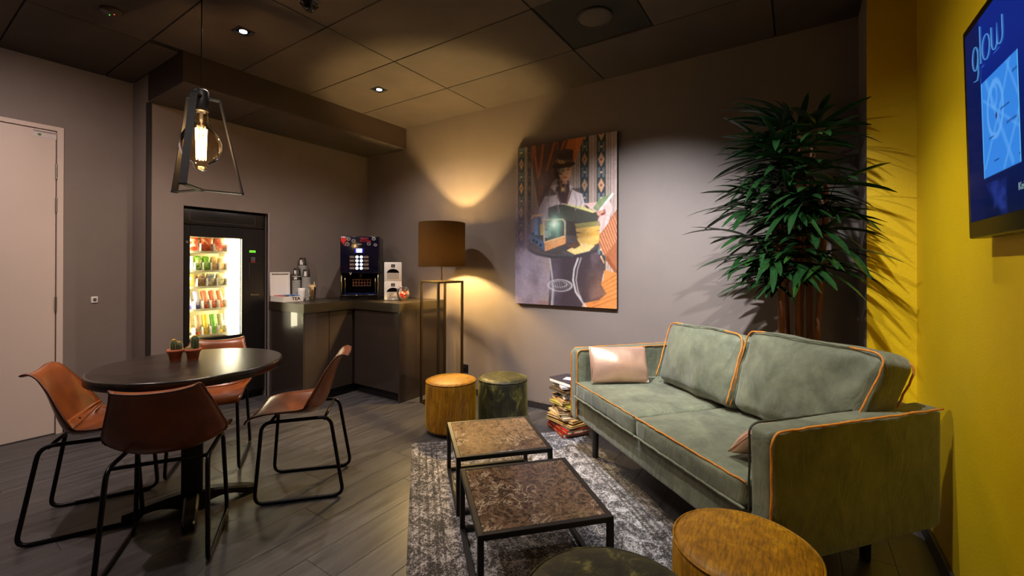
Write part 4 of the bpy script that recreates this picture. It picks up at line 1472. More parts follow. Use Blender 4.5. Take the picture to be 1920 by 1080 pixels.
# glass bowl with red sugar sticks
BC = Vector((0.985, -0.335, ZW + 0.001))
t = thing('glass_bowl', 'small round glass bowl holding red sugar sticks', 'bowl', BC)
G().lathe([(0.0, 0.003), (0.035, 0.004), (0.056, 0.04), (0.062, 0.075), (0.056, 0.11), (0.042, 0.138), (0.044, 0.139), (0.0585, 0.111), (0.0645, 0.075), (0.0585, 0.039), (0.037, 0.0), (0.0, 0.0)], 36).build('bowl', m_glass, t)
m_sug = M('red_sachet', S(238, 62, 32), 0.5, var=0.2, nscale=50)
for k in range(34):
    a = random.random() * 2 * PI
    r = 0.03 * math.sqrt(random.random())
    p = BC + Vector((r * math.cos(a), r * math.sin(a), 0.022 + 0.055 * random.random()))
    d = Vector((random.uniform(-1, 1), random.uniform(-1, 1), random.uniform(-0.3, 1.1))).normalized()
    if d.z < 0:
        d.z *= 0.3
        d.normalize()
    L = 0.036
    q0, q1 = p - d * L / 2, p + d * L / 2
    mx = Matrix.Translation(p) @ d.to_track_quat('Z', 'Y').to_matrix().to_4x4()
    o = puff_box(0.011, 0.005, L, 0.002, 3).build('sugar_stick', m_sug if k % 5 else m_white, None, mtx=mx)
    if k % 5:
        tag(o, 'red sugar stick heaped in the small glass bowl', 'sugar stick', 'sugar sticks in the glass bowl')
    else:
        tag(o, 'white sugar stick heaped among red ones in the glass bowl', 'sugar stick', 'white sugar sticks in the glass bowl')

# ================================================================== picture on the back wall
PX0, PX1, PZ0, PZ1 = 2.117, 3.070, 0.918, 2.316
t = thing('wall_picture', 'large canvas print of a woman in a top hat reading at a table', 'picture', ((PX0 + PX1) / 2, -0.004, PZ0))
pw, ph = PX1 - PX0, PZ1 - PZ0
G().box(-pw / 2, pw / 2, -0.032, 0.004, 0, ph, 0.002, 1).build('canvas_block', M('canvas_edge', S(70, 56, 52), 0.7), t)
cv = Canvas(300, 440, (150, 128, 120))


def T(px, py):
    u = (px - 48) / 559.0
    top, bot = 148 - 103 * u, 1000 + 10 * u
    return (u, (py - top) / (bot - top))


P = lambda pts, col, a=1.0: cv.poly([T(*p) for p in pts], col, a)
asp = ph / pw


def El(px, py, rx, ry, col, a=1.0, soft=0.1, ring=None):
    u, v = T(px, py)
    hgt = (1000 - 148) + 113 * u
    cv.ell(u, v, rx / 559.0, ry / hgt, col, a, soft, ring)


def Gl(px, py, rx, ry, col, a=1.0):
    u, v = T(px, py)
    cv.glow(u, v, rx / 559.0, ry / 900.0, col, a)


def Ln(pts, w, col, a=1.0):
    cv.line([T(*p) for p in pts], w / 559.0, col, a, asp)


# wallpaper
cv.a *= (0.82 + 0.3 * cv.x)[..., None]
for (a, b) in ((66, 108), (124, 148), (422, 470), (507, 554)):
    P([(a, 30), (b, 30), (b, 820), (a, 820)], (36, 44, 50))
    for e in (a, b):
        P([(e - 2, 30), (e + 1, 30), (e + 1, 820), (e - 2, 820)], (160, 130, 90), 0.7)
for x_ in (118, 156, 165, 386, 402, 412, 480, 497, 563, 574, 590):
    P([(x_, 30), (x_ + 3, 30), (x_ + 3, 830), (x_, 830)], (84, 74, 70), 0.8)
for (cxp, s, al) in ((87, 0.8, 0.9), (136, 0.5, 0.4), (446, 0.9, 0.75), (530, 1.0, 1.0)):
    for k in range(9):
        y0 = 60 + k * 140 * (0.95 if cxp < 200 else 1.0) - (0 if cxp > 300 else -40)
        P([(cxp, y0 - 42 * s), (cxp + 17 * s, y0), (cxp, y0 + 42 * s), (cxp - 17 * s, y0)], (196, 142, 104), al)
        El(cxp, y0, 5, 6, (80, 50, 40), al)
        for dx in (-11, 11):
            for dy in (52, 70, 88):
                El(cxp + dx * s, y0 + dy, 6 * s, 9 * s, (150, 158, 160), al * 0.8, 0.4, 0.55)
        El(cxp, y0 + 70, 6 * s, 7, (200, 170, 120), al)
# curtain
P([(150, 20), (460, 20), (432, 90), (395, 190), (340, 260), (270, 330), (245, 380), (195, 480), (168, 330), (145, 200)], (62, 42, 42))
f1 = cv.fbm(26, 3, 3)
msk = Canvas(300, 440)
msk.poly([T(*p) for p in [(150, 20), (380, 20), (330, 200), (260, 330), (190, 470), (168, 330), (145, 200)]], (255, 255, 255))
cv.put(msk.a[..., 0] * np.clip((f1 - 0.52) * 6, 0, 1), (140, 70, 44), 0.8)
for pts in ([(222, 90), (210, 190), (196, 290)], [(165, 110), (172, 200), (188, 300)], [(290, 90), (262, 180), (240, 260)], [(348, 70), (322, 150)]):
    Ln(pts, 7, (168, 78, 40), 0.75)
P([(358, 85), (448, 68), (428, 120), (392, 212), (372, 160), (340, 170)], (172, 84, 38))
P([(400, 80), (448, 68), (428, 120), (400, 190)], (196, 104, 52), 0.7)
# wicker chair and floor at the right
P([(505, 640), (560, 545), (607, 470), (607, 820), (560, 740)], (140, 76, 46))
for k in range(10):
    Ln([(512 + k * 9, 640 - k * 15), (545 + k * 9, 720 - k * 12)], 2.5, (214, 140, 96), 0.8)
P([(560, 720), (607, 800), (607, 830), (550, 740)], (110, 52, 30))
P([(430, 1015), (470, 960), (540, 860), (548, 800), (607, 815), (607, 1015)], (186, 104, 48))
for k in range(6):
    Ln([(480 + k * 10, 1010 - k * 26), (607, 950 - k * 26)], 2.2, (120, 60, 26), 0.8)
P([(48, 975), (300, 985), (300, 1010), (48, 1002)], (134, 92, 78), 0.8)
# sleeve, torso
P([(440, 440), (572, 425), (584, 462), (566, 545), (525, 605), (508, 560), (520, 500)], (208, 166, 160))
P([(188, 545), (195, 470), (225, 412), (268, 345), (300, 340), (330, 372), (372, 340), (400, 372), (432, 388), (448, 442), (430, 480), (330, 500), (248, 470), (232, 530)], (196, 178, 180))
P([(188, 545), (195, 470), (225, 412), (250, 420), (238, 470), (226, 540)], (160, 146, 160), 0.8)
P([(205, 405), (262, 358), (300, 395), (250, 405)], (58, 48, 50), 0.8)
P([(372, 360), (420, 355), (432, 388), (400, 376)], (58, 48, 50), 0.8)
P([(300, 318), (362, 318), (368, 372), (348, 445), (318, 440), (290, 372)], (56, 40, 42))
for pts in ([(290, 372), (318, 445)], [(375, 372), (352, 445)], [(318, 330), (322, 380)], [(345, 330), (342, 380)]):
    Ln(pts, 4, (108, 76, 66))
El(330, 365, 9, 12, (190, 150, 80))
El(300, 345, 5, 6, (150, 130, 110))
# head
El(316, 262, 34, 52, (38, 24, 24))
El(342, 274, 33, 47, (216, 160, 128))
P([(330, 318), (352, 318), (356, 335), (326, 335)], (180, 126, 100))
Gl(352, 262, 16, 18, (238, 190, 156), 0.7)
El(358, 256, 9, 4, (54, 34, 32))
Ln([(346, 243), (370, 244)], 2, (70, 44, 36))
El(343, 299, 11, 5, (168, 62, 54))
El(353, 279, 4, 6, (190, 132, 104))
El(322, 264, 19, 20, (70, 60, 54))
El(326, 262, 12, 13, (176, 168, 160), 1, 0.2, 0.4)
El(304, 258, 8, 10, (120, 104, 80), 1, 0.2, 0.5)
El(333, 278, 7, 7, (190, 180, 166))
# hat
P([(286, 158), (300, 150), (370, 147), (386, 152), (384, 222), (290, 228)], (40, 26, 30))
El(334, 156, 49, 9, (56, 38, 42))
El(332, 232, 64, 17, (34, 22, 24))
P([(288, 205), (386, 200), (386, 216), (289, 221)], (80, 50, 44))
for (a, b, r) in ((300, 208, 9), (318, 214, 11), (334, 217, 8)):
    El(a, b, r, r, (196, 156, 96), 1, 0.25, 0.5)
# dark bodice and open book
P([(250, 470), (440, 480), (500, 540), (500, 700), (250, 650)], (40, 34, 34))
P([(248, 468), (300, 450), (332, 446), (498, 488), (540, 480), (505, 540), (420, 545), (330, 535), (262, 520)], (50, 50, 44))
P([(330, 446), (438, 456), (502, 487), (490, 492)], (200, 190, 116))
P([(488, 466), (520, 418), (582, 382), (512, 484)], (104, 126, 84))
P([(512, 486), (584, 380), (592, 388), (520, 492)], (232, 224, 214))
El(530, 492, 22, 16, (188, 128, 100))
Ln([(545, 475), (548, 492), (530, 500)], 4, (80, 30, 26))
# skirt
P([(250, 650), (500, 680), (520, 720), (548, 775), (530, 880), (556, 930), (520, 965), (440, 985), (430, 1012), (250, 1012), (262, 760)], (46, 36, 42))
f2 = cv.fbm(9, 5, 9)
msk = Canvas(300, 440)
msk.poly([T(*p) for p in [(390, 720), (510, 705), (548, 775), (530, 880), (556, 930), (440, 985), (400, 960)]], (255, 255, 255))
cv.put(msk.a[..., 0] * np.clip((f2 - 0.45) * 4, 0, 1), (84, 66, 74), 0.7)
# smoke
f3 = cv.fbm(4, 6, 21, 5)
f4 = cv.fbm(7, 9, 5, 5)
sm = np.clip(1.25 - cv.x * 2.4, 0, 1) * np.clip((cv.y - 0.28) * 4, 0, 1)
cv.put(sm * np.clip(f4 * 1.3, 0, 1), (78, 66, 84), 1.0)
cv.put(sm * np.clip((f3 - 0.38) * 3.2, 0, 1), (150, 138, 160), 0.85)
sm2 = np.exp(-(((cv.x - 0.45) / 0.16) ** 2 + ((cv.y - 0.31) / 0.10) ** 2)) * 0.0
Gl(215, 330, 60, 80, (120, 104, 116), 0.6)
# round table, radio, books on it
El(325, 682, 196, 62, (40, 36, 40))
El(325, 674, 192, 56, (62, 54, 56))
El(320, 690, 120, 34, (40, 34, 36), 0.6)
P([(138, 612), (225, 655), (230, 708), (142, 652)], (52, 74, 104))
for (a, b) in ((163, 650), (180, 660), (204, 676)):
    El(a, b, 8, 8, (24, 24, 30))
P([(225, 655), (345, 616), (347, 662), (230, 709)], (206, 124, 70))
P([(225, 655), (345, 616), (345, 624), (226, 663)], (232, 164, 104))
P([(138, 612), (255, 580), (345, 616), (225, 655)], (44, 44, 48))
for (a, b, w_, h_, c) in ((178, 575, 13, 46, (70, 110, 160)), (198, 560, 10, 40, (60, 60, 70)), (215, 590, 14, 30, (170, 140, 70)), (236, 612, 16, 22, (130, 136, 140)), (255, 585, 9, 40, (90, 120, 110)), (300, 590, 10, 40, (60, 80, 70))):
    P([(a - w_, b - h_), (a + w_, b - h_), (a + w_, b + h_), (a - w_, b + h_)], c)
Ln([(148, 530), (160, 515), (215, 508)], 4, (206, 150, 100))
Ln([(225, 655), (222, 535), (330, 530), (342, 545), (342, 612)], 4, (196, 160, 130))
for k, (yy, c) in enumerate(((552, (120, 112, 60)), (578, (214, 160, 70)), (606, (206, 150, 60)), (630, (220, 170, 80)), (652, (206, 158, 76)))):
    P([(394 + k * 4, yy), (470, yy - 10), (522, yy - 18), (526 - k * 3, yy + 8), (470, yy + 26), (400 + k * 4, yy + 20)], c)
    Ln([(400 + k * 4, yy + 22), (470, yy + 27), (524 - k * 3, yy + 8)], 2, (80, 50, 24), 0.8)
P([(350, 700), (430, 655), (500, 668), (470, 700), (395, 722)], (214, 180, 110))
P([(345, 672), (415, 650), (425, 670), (395, 690)], (74, 50, 36))
P([(328, 702), (390, 718), (385, 736), (325, 715)], (60, 56, 60))
# table legs
Ln([(412, 742), (392, 800), (386, 860), (400, 925), (455, 1008)], 4.5, (168, 160, 160))
Ln([(428, 738), (410, 800), (402, 860), (412, 920), (440, 985)], 3, (140, 132, 134))
Ln([(258, 752), (270, 840), (276, 900), (268, 1002)], 4.5, (150, 144, 146))
Ln([(272, 860), (282, 920), (276, 1002)], 2.5, (120, 114, 118))
El(314, 893, 70, 34, (176, 170, 168), 0.9, 0.12, 0.14)
El(312, 886, 46, 18, (150, 144, 146), 0.8, 0.12, 0.2)
for k in range(9):
    Ln([(258 + k * 13, 872 + (k % 2) * 6), (270 + k * 12, 912)], 2, (140, 134, 136), 0.7)
# lamp glow
Gl(282, 560, 46, 52, (120, 190, 160), 0.75)
Gl(282, 556, 24, 26, (245, 255, 232), 1.0)
Gl(282, 600, 60, 90, (150, 190, 160), 0.25)
# folds, shading and softness
for pts in ([(262, 372), (248, 420), (252, 466)], [(300, 380), (296, 440), (310, 490)], [(395, 385), (404, 430), (398, 476)], [(420, 396), (430, 436), (420, 470)], [(220, 430), (212, 480), (206, 530)]):
    Ln(pts, 4, (136, 122, 132), 0.55)
for pts in ([(540, 440), (552, 500), (535, 580)], [(510, 450), (525, 500), (515, 560)]):
    Ln(pts, 5, (170, 124, 122), 0.5)
Ln([(296, 160), (298, 222)], 5, (78, 58, 60), 0.7)
Gl(296, 280, 9, 36, (30, 18, 20), 0.5)
Gl(346, 282, 22, 30, (240, 190, 158), 0.35)
Gl(330, 300, 10, 30, (176, 110, 86), 0.35)
Gl(560, 930, 90, 120, (226, 138, 66), 0.3)
Gl(420, 600, 60, 60, (30, 26, 24), 0.5)
Gl(90, 800, 130, 160, (150, 138, 164), 0.35)
Gl(150, 560, 70, 90, (118, 104, 124), 0.4)
b_ = cv.a.copy()
for _ in range(2):
    b_ = (b_ + np.roll(b_, 1, 0) + np.roll(b_, -1, 0) + np.roll(b_, 1, 1) + np.roll(b_, -1, 1)) / 5
cv.a[2:-2, 2:-2] = b_[2:-2, 2:-2]
cv.a = np.clip(cv.a ** 0.85 * (0.92 + 0.16 * cv.fbm(60, 90, 33, 3))[..., None], 0, 1)
cv.panel('print', pw - 0.002, ph - 0.002, print_mat('canvas_print', 0.45), t, basis((1, 0, 0), (0, 0, 1), (0, -1, 0), (0, -0.0325, ph / 2)))

# ================================================================== television
ty0, ty1, tz0, tz1 = -1.42, -2.53, 1.337, 1.976
t = thing('television', 'black wall-mounted television showing a blue map screen', 'television', (XC - 0.002, (ty0 + ty1) / 2, (tz0 + tz1) / 2))
tw, th = ty0 - ty1, tz1 - tz0
TV = basis((0, -1, 0), (0, 0, 1), (-1, 0, 0), (-0.064, 0, 0)) @ Matrix.Rotation(math.radians(1.3), 4, 'X')
G().box(-tw / 2, tw / 2, -th / 2, th / 2, -0.045, 0.0, 0.005, 2).build('housing', M('tv_black', S(9, 8, 9), 0.3, spec=0.25), t, mtx=TV)
G().box(-0.25, 0.25, -0.2, 0.2, -0.0, 0.012).box(-0.08, -0.04, -0.19, 0.19, 0.0, 0.03).box(0.04, 0.08, -0.19, 0.19, 0, 0.03).build('wall_bracket', m_blackmat, t, mtx=basis((0, -1, 0), (0, 0, 1), (-1, 0, 0), (0, 0, 0)))
sw_, sh_ = tw - 0.05, th - 0.075
cv = Canvas(300, 170, (6, 16, 66))
cv.rect(0.11, 0.0, 0.42, 1.0, (5, 34, 128))
cv.a *= (1.0 - 0.75 * np.clip(cv.y - 0.25, 0, 1))[..., None]
cv.rect(0.0, 0.0, 0.11, 1.0, (8, 26, 92), 0.6)
# map sheet
mx0, mx1, my0, my1 = 0.118, 0.342, 0.33, 0.80
cv.rect(mx0, my0, mx1, my1, (52, 132, 226))
mk = ((cv.x > mx0) & (cv.x < mx1) & (cv.y > my0) & (cv.y < my1)).astype(float)
keep = cv.a.copy()
asp_s = sh_ / sw_
for pts, w_ in (([(0.13, 0.75), (0.24, 0.5), (0.30, 0.33)], 0.006), ([(0.15, 0.34), (0.30, 0.78)], 0.008), ([(0.25, 0.79), (0.375, 0.5)], 0.006), ([(0.28, 0.33), (0.375, 0.62)], 0.005), ([(0.13, 0.42), (0.37, 0.68)], 0.004)):
    cv.line(pts, w_, (92, 164, 240), 0.6, asp_s)
cv.ell(0.205, 0.50, 0.055, 0.14, (100, 170, 244), 0.8, 0.06, 0.2)
cv.ell(0.20, 0.44, 0.022, 0.06, (96, 166, 242), 0.8, 0.1, 0.3)
for (a, b, w_) in ((0.24, 0.52, 0.05), (0.27, 0.60, 0.06), (0.16, 0.62, 0.03), (0.31, 0.40, 0.03), (0.19, 0.74, 0.03), (0.335, 0.76, 0.02)):
    cv.line([(a, b), (a + w_, b)], 0.0016, (20, 50, 120), 0.9, asp_s)
cv.ell(0.212, 0.535, 0.004, 0.02, (60, 30, 90))
cv.a = keep * (1 - mk[..., None]) + cv.a * mk[..., None]
for a in (0.118, 0.3415):
    cv.line([(a, my0), (a, my1)], 0.001, (120, 220, 255), 0.8, asp_s)
cv.line([(0.115, 0.72), (0.115, 0.30), (0.125, 0.25), (0.30, 0.24)], 0.0006, (60, 110, 210), 0.8, asp_s)
f = cv.fbm(20, 14, 4)
mk = ((cv.x > 0.13) & (cv.x < 0.26) & (cv.y > 0.83)).astype(float)
cv.put(mk * np.clip((f - 0.45) * 3, 0, 1), (50, 70, 170), 0.6)
scr = cv.panel('screen', sw_, sh_, print_mat('screen_glow', 0.15, 1.0), t, TV @ Matrix.Translation((0, 0.012, 0.0006)))
m_neon = emit_mat('neon_cyan_print', (0.08, 0.36, 0.85, 1), 0.7)
m_pale = emit_mat('pale_screen_text', (0.22, 0.36, 0.40, 1), 0.7)
# the word glow in thin strokes
gx, gy, s = -sw_ / 2 + 0.085, sh_ / 2 - 0.098, 0.05
circ = lambda cx, cy, rx, ry, a0, a1, n=20: [(cx + rx * math.cos(q), cy + ry * math.sin(q), 0) for q in np.linspace(a0, a1, n)]
g = G()
g.tube(circ(0, 0, 0.022, 0.034, 0.3, 2 * PI - 0.1) + [(0.022, 0.02, 0), (0.022, -0.05, 0), (0.012, -0.066, 0), (-0.014, -0.062, 0)], 0.0012, 5)
g.tube([(0.043, 0.075, 0), (0.043, -0.030, 0)], 0.0012, 5)
g.tube(circ(0.085, 0, 0.027, 0.034, 0, 2 * PI), 0.0012, 5)
g.tube([(0.125, 0.034, 0)] + circ(0.145, -0.012, 0.018, 0.02, PI, 2 * PI, 10) + [(0.163, 0.03, 0)] + circ(0.181, -0.012, 0.018, 0.02, PI, 2 * PI, 10) + [(0.199, 0.034, 0)], 0.0012, 5)
g.build('logo_lettering', m_neon, scr, loc=(gx - 0.0, gy, 0.001))
text('address_text', 'Keizersgracht', 0.026, m_pale, scr, Matrix.Translation((-sw_ / 2 + 0.345, -sh_ / 2 + 0.055, 0.0008)), 'LEFT')
text('address_text', 'nl', 0.022, m_pale, scr, Matrix.Translation((-sw_ / 2 + 0.385, -sh_ / 2 + 0.028, 0.0008)), 'LEFT')

# ================================================================== sofa
SP, SA = (2.990, -0.692), -0.688
SL, SD, AW = 1.536, 0.854, 0.086
ZA, ZBT, ZSB, ZSS = 0.711, 0.253, 0.405, 0.508
t = thing('sofa', 'sage green suede two-seat sofa with orange piping and slim legs', 'sofa', (*SP, 0), SA)
tc = lambda g, x, y, z, **k: g


def soft(name, x0, x1, y0, y1, z0, z1, r, mat=None, puff=(0, 0, 0), wob=0.004, seed=0, n=14, parent=None, rot=None, ws=5.0):
    g = puff_box(x1 - x0, y1 - y0, z1 - z0, r, n, puff, wob, ws, seed)
    return g.build(name, mat or m_suede, parent or t, loc=((x0 + x1) / 2, (y0 + y1) / 2, (z0 + z1) / 2), rot=rot)


soft('base_frame', AW * 0.5, SL - AW * 0.5, 0.015, SD - 0.02, ZBT, ZSB, 0.02, seed=1, wob=0.003)
arms = []
for i, xx in enumerate((0.0, SL - AW)):
    arms.append(soft('armrest', xx, xx + AW, 0.0, SD, ZBT - 0.005, ZA, 0.022, seed=2 + i, wob=0.003, n=18))
soft('back_frame', AW, SL - AW, SD - 0.13, SD, ZBT, ZA - 0.01, 0.03, seed=5, wob=0.004)
mid = SL / 2 - 0.0
seats = []
for i, (a, b) in enumerate(((AW + 0.003, mid - 0.002), (mid + 0.002, SL - AW - 0.003))):
    seats.append(soft('seat_cushion', a, b, -0.012, SD - 0.135, ZSB, ZSS, 0.022, puff=(0, 0.006, 0.016), wob=0.006, seed=8 + i, n=18))


def wig(pts, amp=0.0022, seed=0):
    out = []
    for i, p in enumerate(pts):
        p = Vector(p)
        w = noise.noise_vector(p * 28 + Vector((seed, 0, 0)))
        out.append(p + w * amp)
    return out


def lin(a, b, n=24):
    a, b = Vector(a), Vector(b)
    return [a.lerp(b, i / n) for i in range(n + 1)]


# piping: a thin raised seam; children of the part they run along
def pipe(parent, pts, mat=m_pipe, r=0.0042, seed=0, closed=False):
    loc = parent.location
    G().tube([p - loc for p in wig(pts, 0.003, seed)], r, 6, closed=closed).build('piping', mat, parent)


for i, (s, (a, b)) in enumerate(zip(seats, ((AW + 0.005, mid - 0.004), (mid + 0.004, SL - AW - 0.005)))):
    pipe(s, lin((a, -0.008, ZSS - 0.004), (b, -0.008, ZSS - 0.004), 40), m_pipe if i else m_pipe, 0.0042 if i else 0.003, i)
    pipe(s, lin((a, -0.014, ZSB + 0.008), (b, -0.014, ZSB + 0.008), 30), m_suede, 0.006, i + 3)
# arm piping: outer face outline and inner top edge
for i, (arm, xo, xi) in enumerate(((arms[0], -0.001, AW + 0.001), (arms[1], SL + 0.001, SL - AW - 0.001))):
    fpts = fillet([(xo, 0.004, ZBT + 0.01), (xo, 0.004, ZA - 0.004), (xo, SD - 0.006, ZA - 0.004)], 0.05, 6)
    dense = []
    for a, b in zip(fpts[:-1], fpts[1:]):
        n = max(1, int((b - a).length / 0.02))
        dense += [a.lerp(b, k / n) for k in range(n)]
    dense.append(fpts[-1])
    pipe(arm, dense, m_pipe, 0.0042, 10 + i)
    fpts = fillet([(xi, 0.004, ZBT + 0.01), (xi, 0.004, ZA - 0.003), (xi, SD - 0.14, ZA - 0.003)], 0.04, 6)
    dense = []
    for a, b in zip(fpts[:-1], fpts[1:]):
        n = max(1, int((b - a).length / 0.02))
        dense += [a.lerp(b, k / n) for k in range(n)]
    dense.append(fpts[-1])
    pipe(arm, dense, m_pipe if i == 0 else m_pipe_dark, 0.0038, 14 + i)
# back cushions, leaning against the back frame
for i, (xc, w, h, lean, yaw) in enumerate(((0.600, 0.61, 0.375, -17, -2), (1.192, 0.60, 0.405, -15, 0))):
    g = puff_box(w, 0.19, h, 0.05, 30, (0.01, 0.03, 0.012), 0.014, 4.5, 20 + i, wrinkle=0.012)
    mx = Matrix.Translation((xc, 0.585 + i * 0.012, ZSS + 0.008 + h / 2)) @ Matrix.Rotation(math.radians(yaw), 4, 'Z') @ Matrix.Rotation(math.radians(1.5 * i - 1.5), 4, 'Y') @ Matrix.Rotation(math.radians(lean), 4, 'X')
    # the right cushion slumps outwards over the arm: its outer side leans with height
    def slump(p):
        if i and p.x > 0:
            p.x += min(1.0, p.x / (w / 2)) * (-0.052 + 0.10 * (p.z / h + 0.5))
        return p
    for p in g.v:
        slump(p)
    c = g.build('back_cushion', m_suede, t, mtx=mx)
    for yy in (-0.092, 0.085):
        pp = fillet([(-w / 2 + 0.004, yy, -h / 2 + 0.01), (-w / 2 + 0.004, yy, h / 2 - 0.006), (w / 2 - 0.004, yy, h / 2 - 0.006), (w / 2 - 0.004, yy, -h / 2 + 0.01)], 0.06, 6)
        dense = []
        for a, b in zip(pp[:-1], pp[1:]):
            n = max(1, int((b - a).length / 0.02))
            dense += [a.lerp(b, k / n) for k in range(n)]
        dense.append(pp[-1])
        off = Vector((20 + i) * 3.7 for _ in range(1)) if False else Vector(((20 + i) * 3.7, (20 + i) * 1.3, (20 + i) * 2.1))
        dense = [slump(p + noise.noise_vector(p * 4.5 + off) * 0.014) for p in dense]
        for (f0, f1, mp) in ((0.0, 0.36, m_pipe), (0.36, 0.63, m_suede), (0.63, 1.0, m_pipe)):
            n0, n1 = int(f0 * len(dense)), min(len(dense), int(f1 * len(dense)) + 1)
            G().tube(wig(dense[n0:n1], 0.004, i + yy), 0.0042, 6).build('piping', mp, c)
for (xx, yy) in ((0.10, 0.13), (SL - 0.17, 0.10), (0.12, SD - 0.1), (SL - 0.22, SD - 0.09)):
    G().lathe([(0.017, 0.0), (0.02, 0.01), (0.022, ZBT + 0.004)], 16, (xx, yy, 0.005 if yy < 0.3 else 0.0)).build('leg', m_blackwood, t)

# copper pillows
SM = Matrix.Translation((*SP, 0)) @ Matrix.Rotation(SA, 4, 'Z')


def pillow(label, mx, seed):
    g = puff_box(0.35, 0.215, 0.04, 0.012, 22, (0.0, 0.0, 0.045), 0.008, 9, seed, pinch=0.55)
    o = g.build('throw_pillow', m_copper, None, mtx=SM @ mx)
    tag(o, label, 'pillow', 'copper leather pillows on the sofa')
    G().tube([(0.178 * a, 0.110 * b, 0) for a, b in ((-1, -1), (-0.5, -0.97), (0, -0.96), (0.5, -0.97), (1, -1), (0.985, 0), (1, 1), (0.5, 0.97), (0, 0.96), (-0.5, 0.97), (-1, 1), (-0.985, 0))], 0.003, 6, closed=True).build('seam', m_copper, o)
    return o


# local axes: x along the pillow's width, y its height, z its face
pillow('copper leather pillow leaning on the left sofa arm', basis((0.27, 0.963, 0), (-0.35, 0.1, 0.931), (0.90, -0.25, 0.357), (0.225, 0.225, ZSS + 0.125)), 3)
pillow('copper leather pillow mostly hidden behind the right sofa arm', basis((-0.05, -0.99875, 0), (0.719, -0.036, 0.694), (-0.6931, 0.0347, 0.72), (SL - AW - 0.095, 0.225, ZSS + 0.090)) @ Matrix.Diagonal((0.88, 0.8, 0.8, 1)), 4)

# ================================================================== book pile
BKS = [((158, 28, 24), .030, .215, .285, 'thick red hardback'), ((170, 34, 28), .026, .215, .275, 'red hardback'), ((74, 72, 70), .014, .20, .27, 'grey magazine'), ((206, 164, 92), .014, .22, .28, 'yellowed magazine'),
       ((60, 56, 54), .012, .19, .26, 'dark magazine'), ((196, 150, 84), .018, .2, .27, 'ochre paperback'), ((206, 186, 150), .012, .2, .28, 'beige magazine'), ((96, 92, 90), .016, .18, .26, 'grey paperback'),
       ((176, 140, 96), .018, .19, .25, 'tan paperback'), ((70, 56, 44), .012, .18, .25, 'dark brown booklet'), ((190, 160, 120), .015, .2, .26, 'pale tan paperback'), ((168, 160, 50), .014, .19, .25, 'olive yellow booklet'),
       ((206, 182, 140), .018, .18, .24, 'cream paperback'), ((188, 144, 96), .014, .17, .24, 'sand paperback'), ((46, 46, 70), .012, .16, .22, 'navy booklet'), ((226, 220, 216), .028, .17, .22, 'thick white paperback'),
       ((56, 50, 46), .013, .18, .23, 'black magazine'), ((120, 92, 62), .012, .16, .22, 'brown booklet'), ((228, 224, 220), .017, .165, .22, 'white paperback'), ((198, 190, 206), .013, .175, .23, 'lilac magazine'), ((48, 42, 54), .030, .19, .24, 'black covered art book')]
BKC = Vector((2.80, -0.325, 0))
z = 0.005
m_page = M('page_block', S(214, 196, 160), 0.8, var=0.12, nscale=3, stretch=(1, 1, 160))
m_pagew = M('white_page_block', S(230, 226, 218), 0.8, var=0.08, nscale=3, stretch=(1, 1, 160))
for i, (c, th_, w, d, nm) in enumerate(BKS):
    th_ *= 1.07
    pos = 'at the very bottom of' if i == 0 else ('on top of' if i == len(BKS) - 1 else '%s from the bottom of' % ['', 'second', 'third', 'fourth', 'fifth', 'sixth', 'seventh', 'eighth', 'ninth', 'tenth', 'eleventh', 'twelfth', 'thirteenth', 'fourteenth', 'fifteenth', 'sixteenth', 'seventeenth', 'eighteenth', 'nineteenth', 'twentieth'][i])
    ang = -0.62 + random.uniform(-0.32, 0.32) * (0.25 if i < 2 else 1.0)
    bk = thing('book', '%s %s the floor book pile' % (nm, pos), 'book', (BKC.x + random.uniform(-0.016, 0.016) + (-0.01 if 3 <= i <= 9 else 0), BKC.y + random.uniform(-0.016, 0.016), z), ang, 'books piled on the floor beside the sofa')
    ct = 0.0022
    g = G().box(-d / 2, d / 2, -w / 2, w / 2, 0, ct).box(-d / 2, d / 2, -w / 2, w / 2, th_ - ct, th_).box(-d / 2, d / 2, w / 2 - ct, w / 2, ct, th_ - ct) if i not in (0, 1) else \
        G().box(-d / 2, d / 2, -w / 2, w / 2, 0, ct).box(-d / 2, d / 2, -w / 2, w / 2, th_ - ct, th_).box(-d / 2, d / 2, -w / 2, -w / 2 + ct, ct, th_ - ct).box(-d / 2, -d / 2 + ct, -w / 2 + ct, w / 2, ct, th_ - ct)
    g.build('cover', M('book_cover', S(*c), 0.45, var=0.15, nscale=12), bk)
    G().box(-d / 2 + 0.004, d / 2 - 0.004, -w / 2 + 0.004, w / 2 - 0.004, ct, th_ - ct).build('pages', m_pagew if sum(c) > 600 or i == 20 else m_page, bk)
    if i < 2:
        text('title', 'Frederik', 0.016, M('gold_print', S(226, 180, 70), 0.4), bk, basis((0, -1, 0), (0, 0, 1), (-1, 0, 0), (-d / 2 - 0.0003, 0.0, th_ / 2)))
        for k in range(3):
            G().box(-0.11 + k * 0.085, -0.045 + k * 0.085, -w / 2 - 0.0006, -w / 2, th_ * 0.35, th_ * 0.62).build('spine_print', M('gold_print', S(206, 150, 60), 0.4), bk)
    if i == 20:
        G().box(-0.03, 0.06, -0.05, 0.03, th_, th_ + 0.0006).build('cover_picture', M('cover_picture', S(206, 206, 220), 0.4, var=0.3, nscale=30), bk, rot=(0, 0, 0.5))
    z += th_ + 0.0006

# ================================================================== palm
PLC = Vector((4.262, -0.262, 0))
t = thing('palm_plant', 'tall bushy lady palm with slender brown canes behind the sofa', 'plant', PLC)
m_cane = M('fibrous_cane', S(122, 74, 46), 0.75, var=0.35, nscale=30, stretch=(1, 1, 0.2), bump=0.6, bscale=60, bdist=0.006)
m_petiole = M('green_petiole', S(70, 92, 36), 0.5)


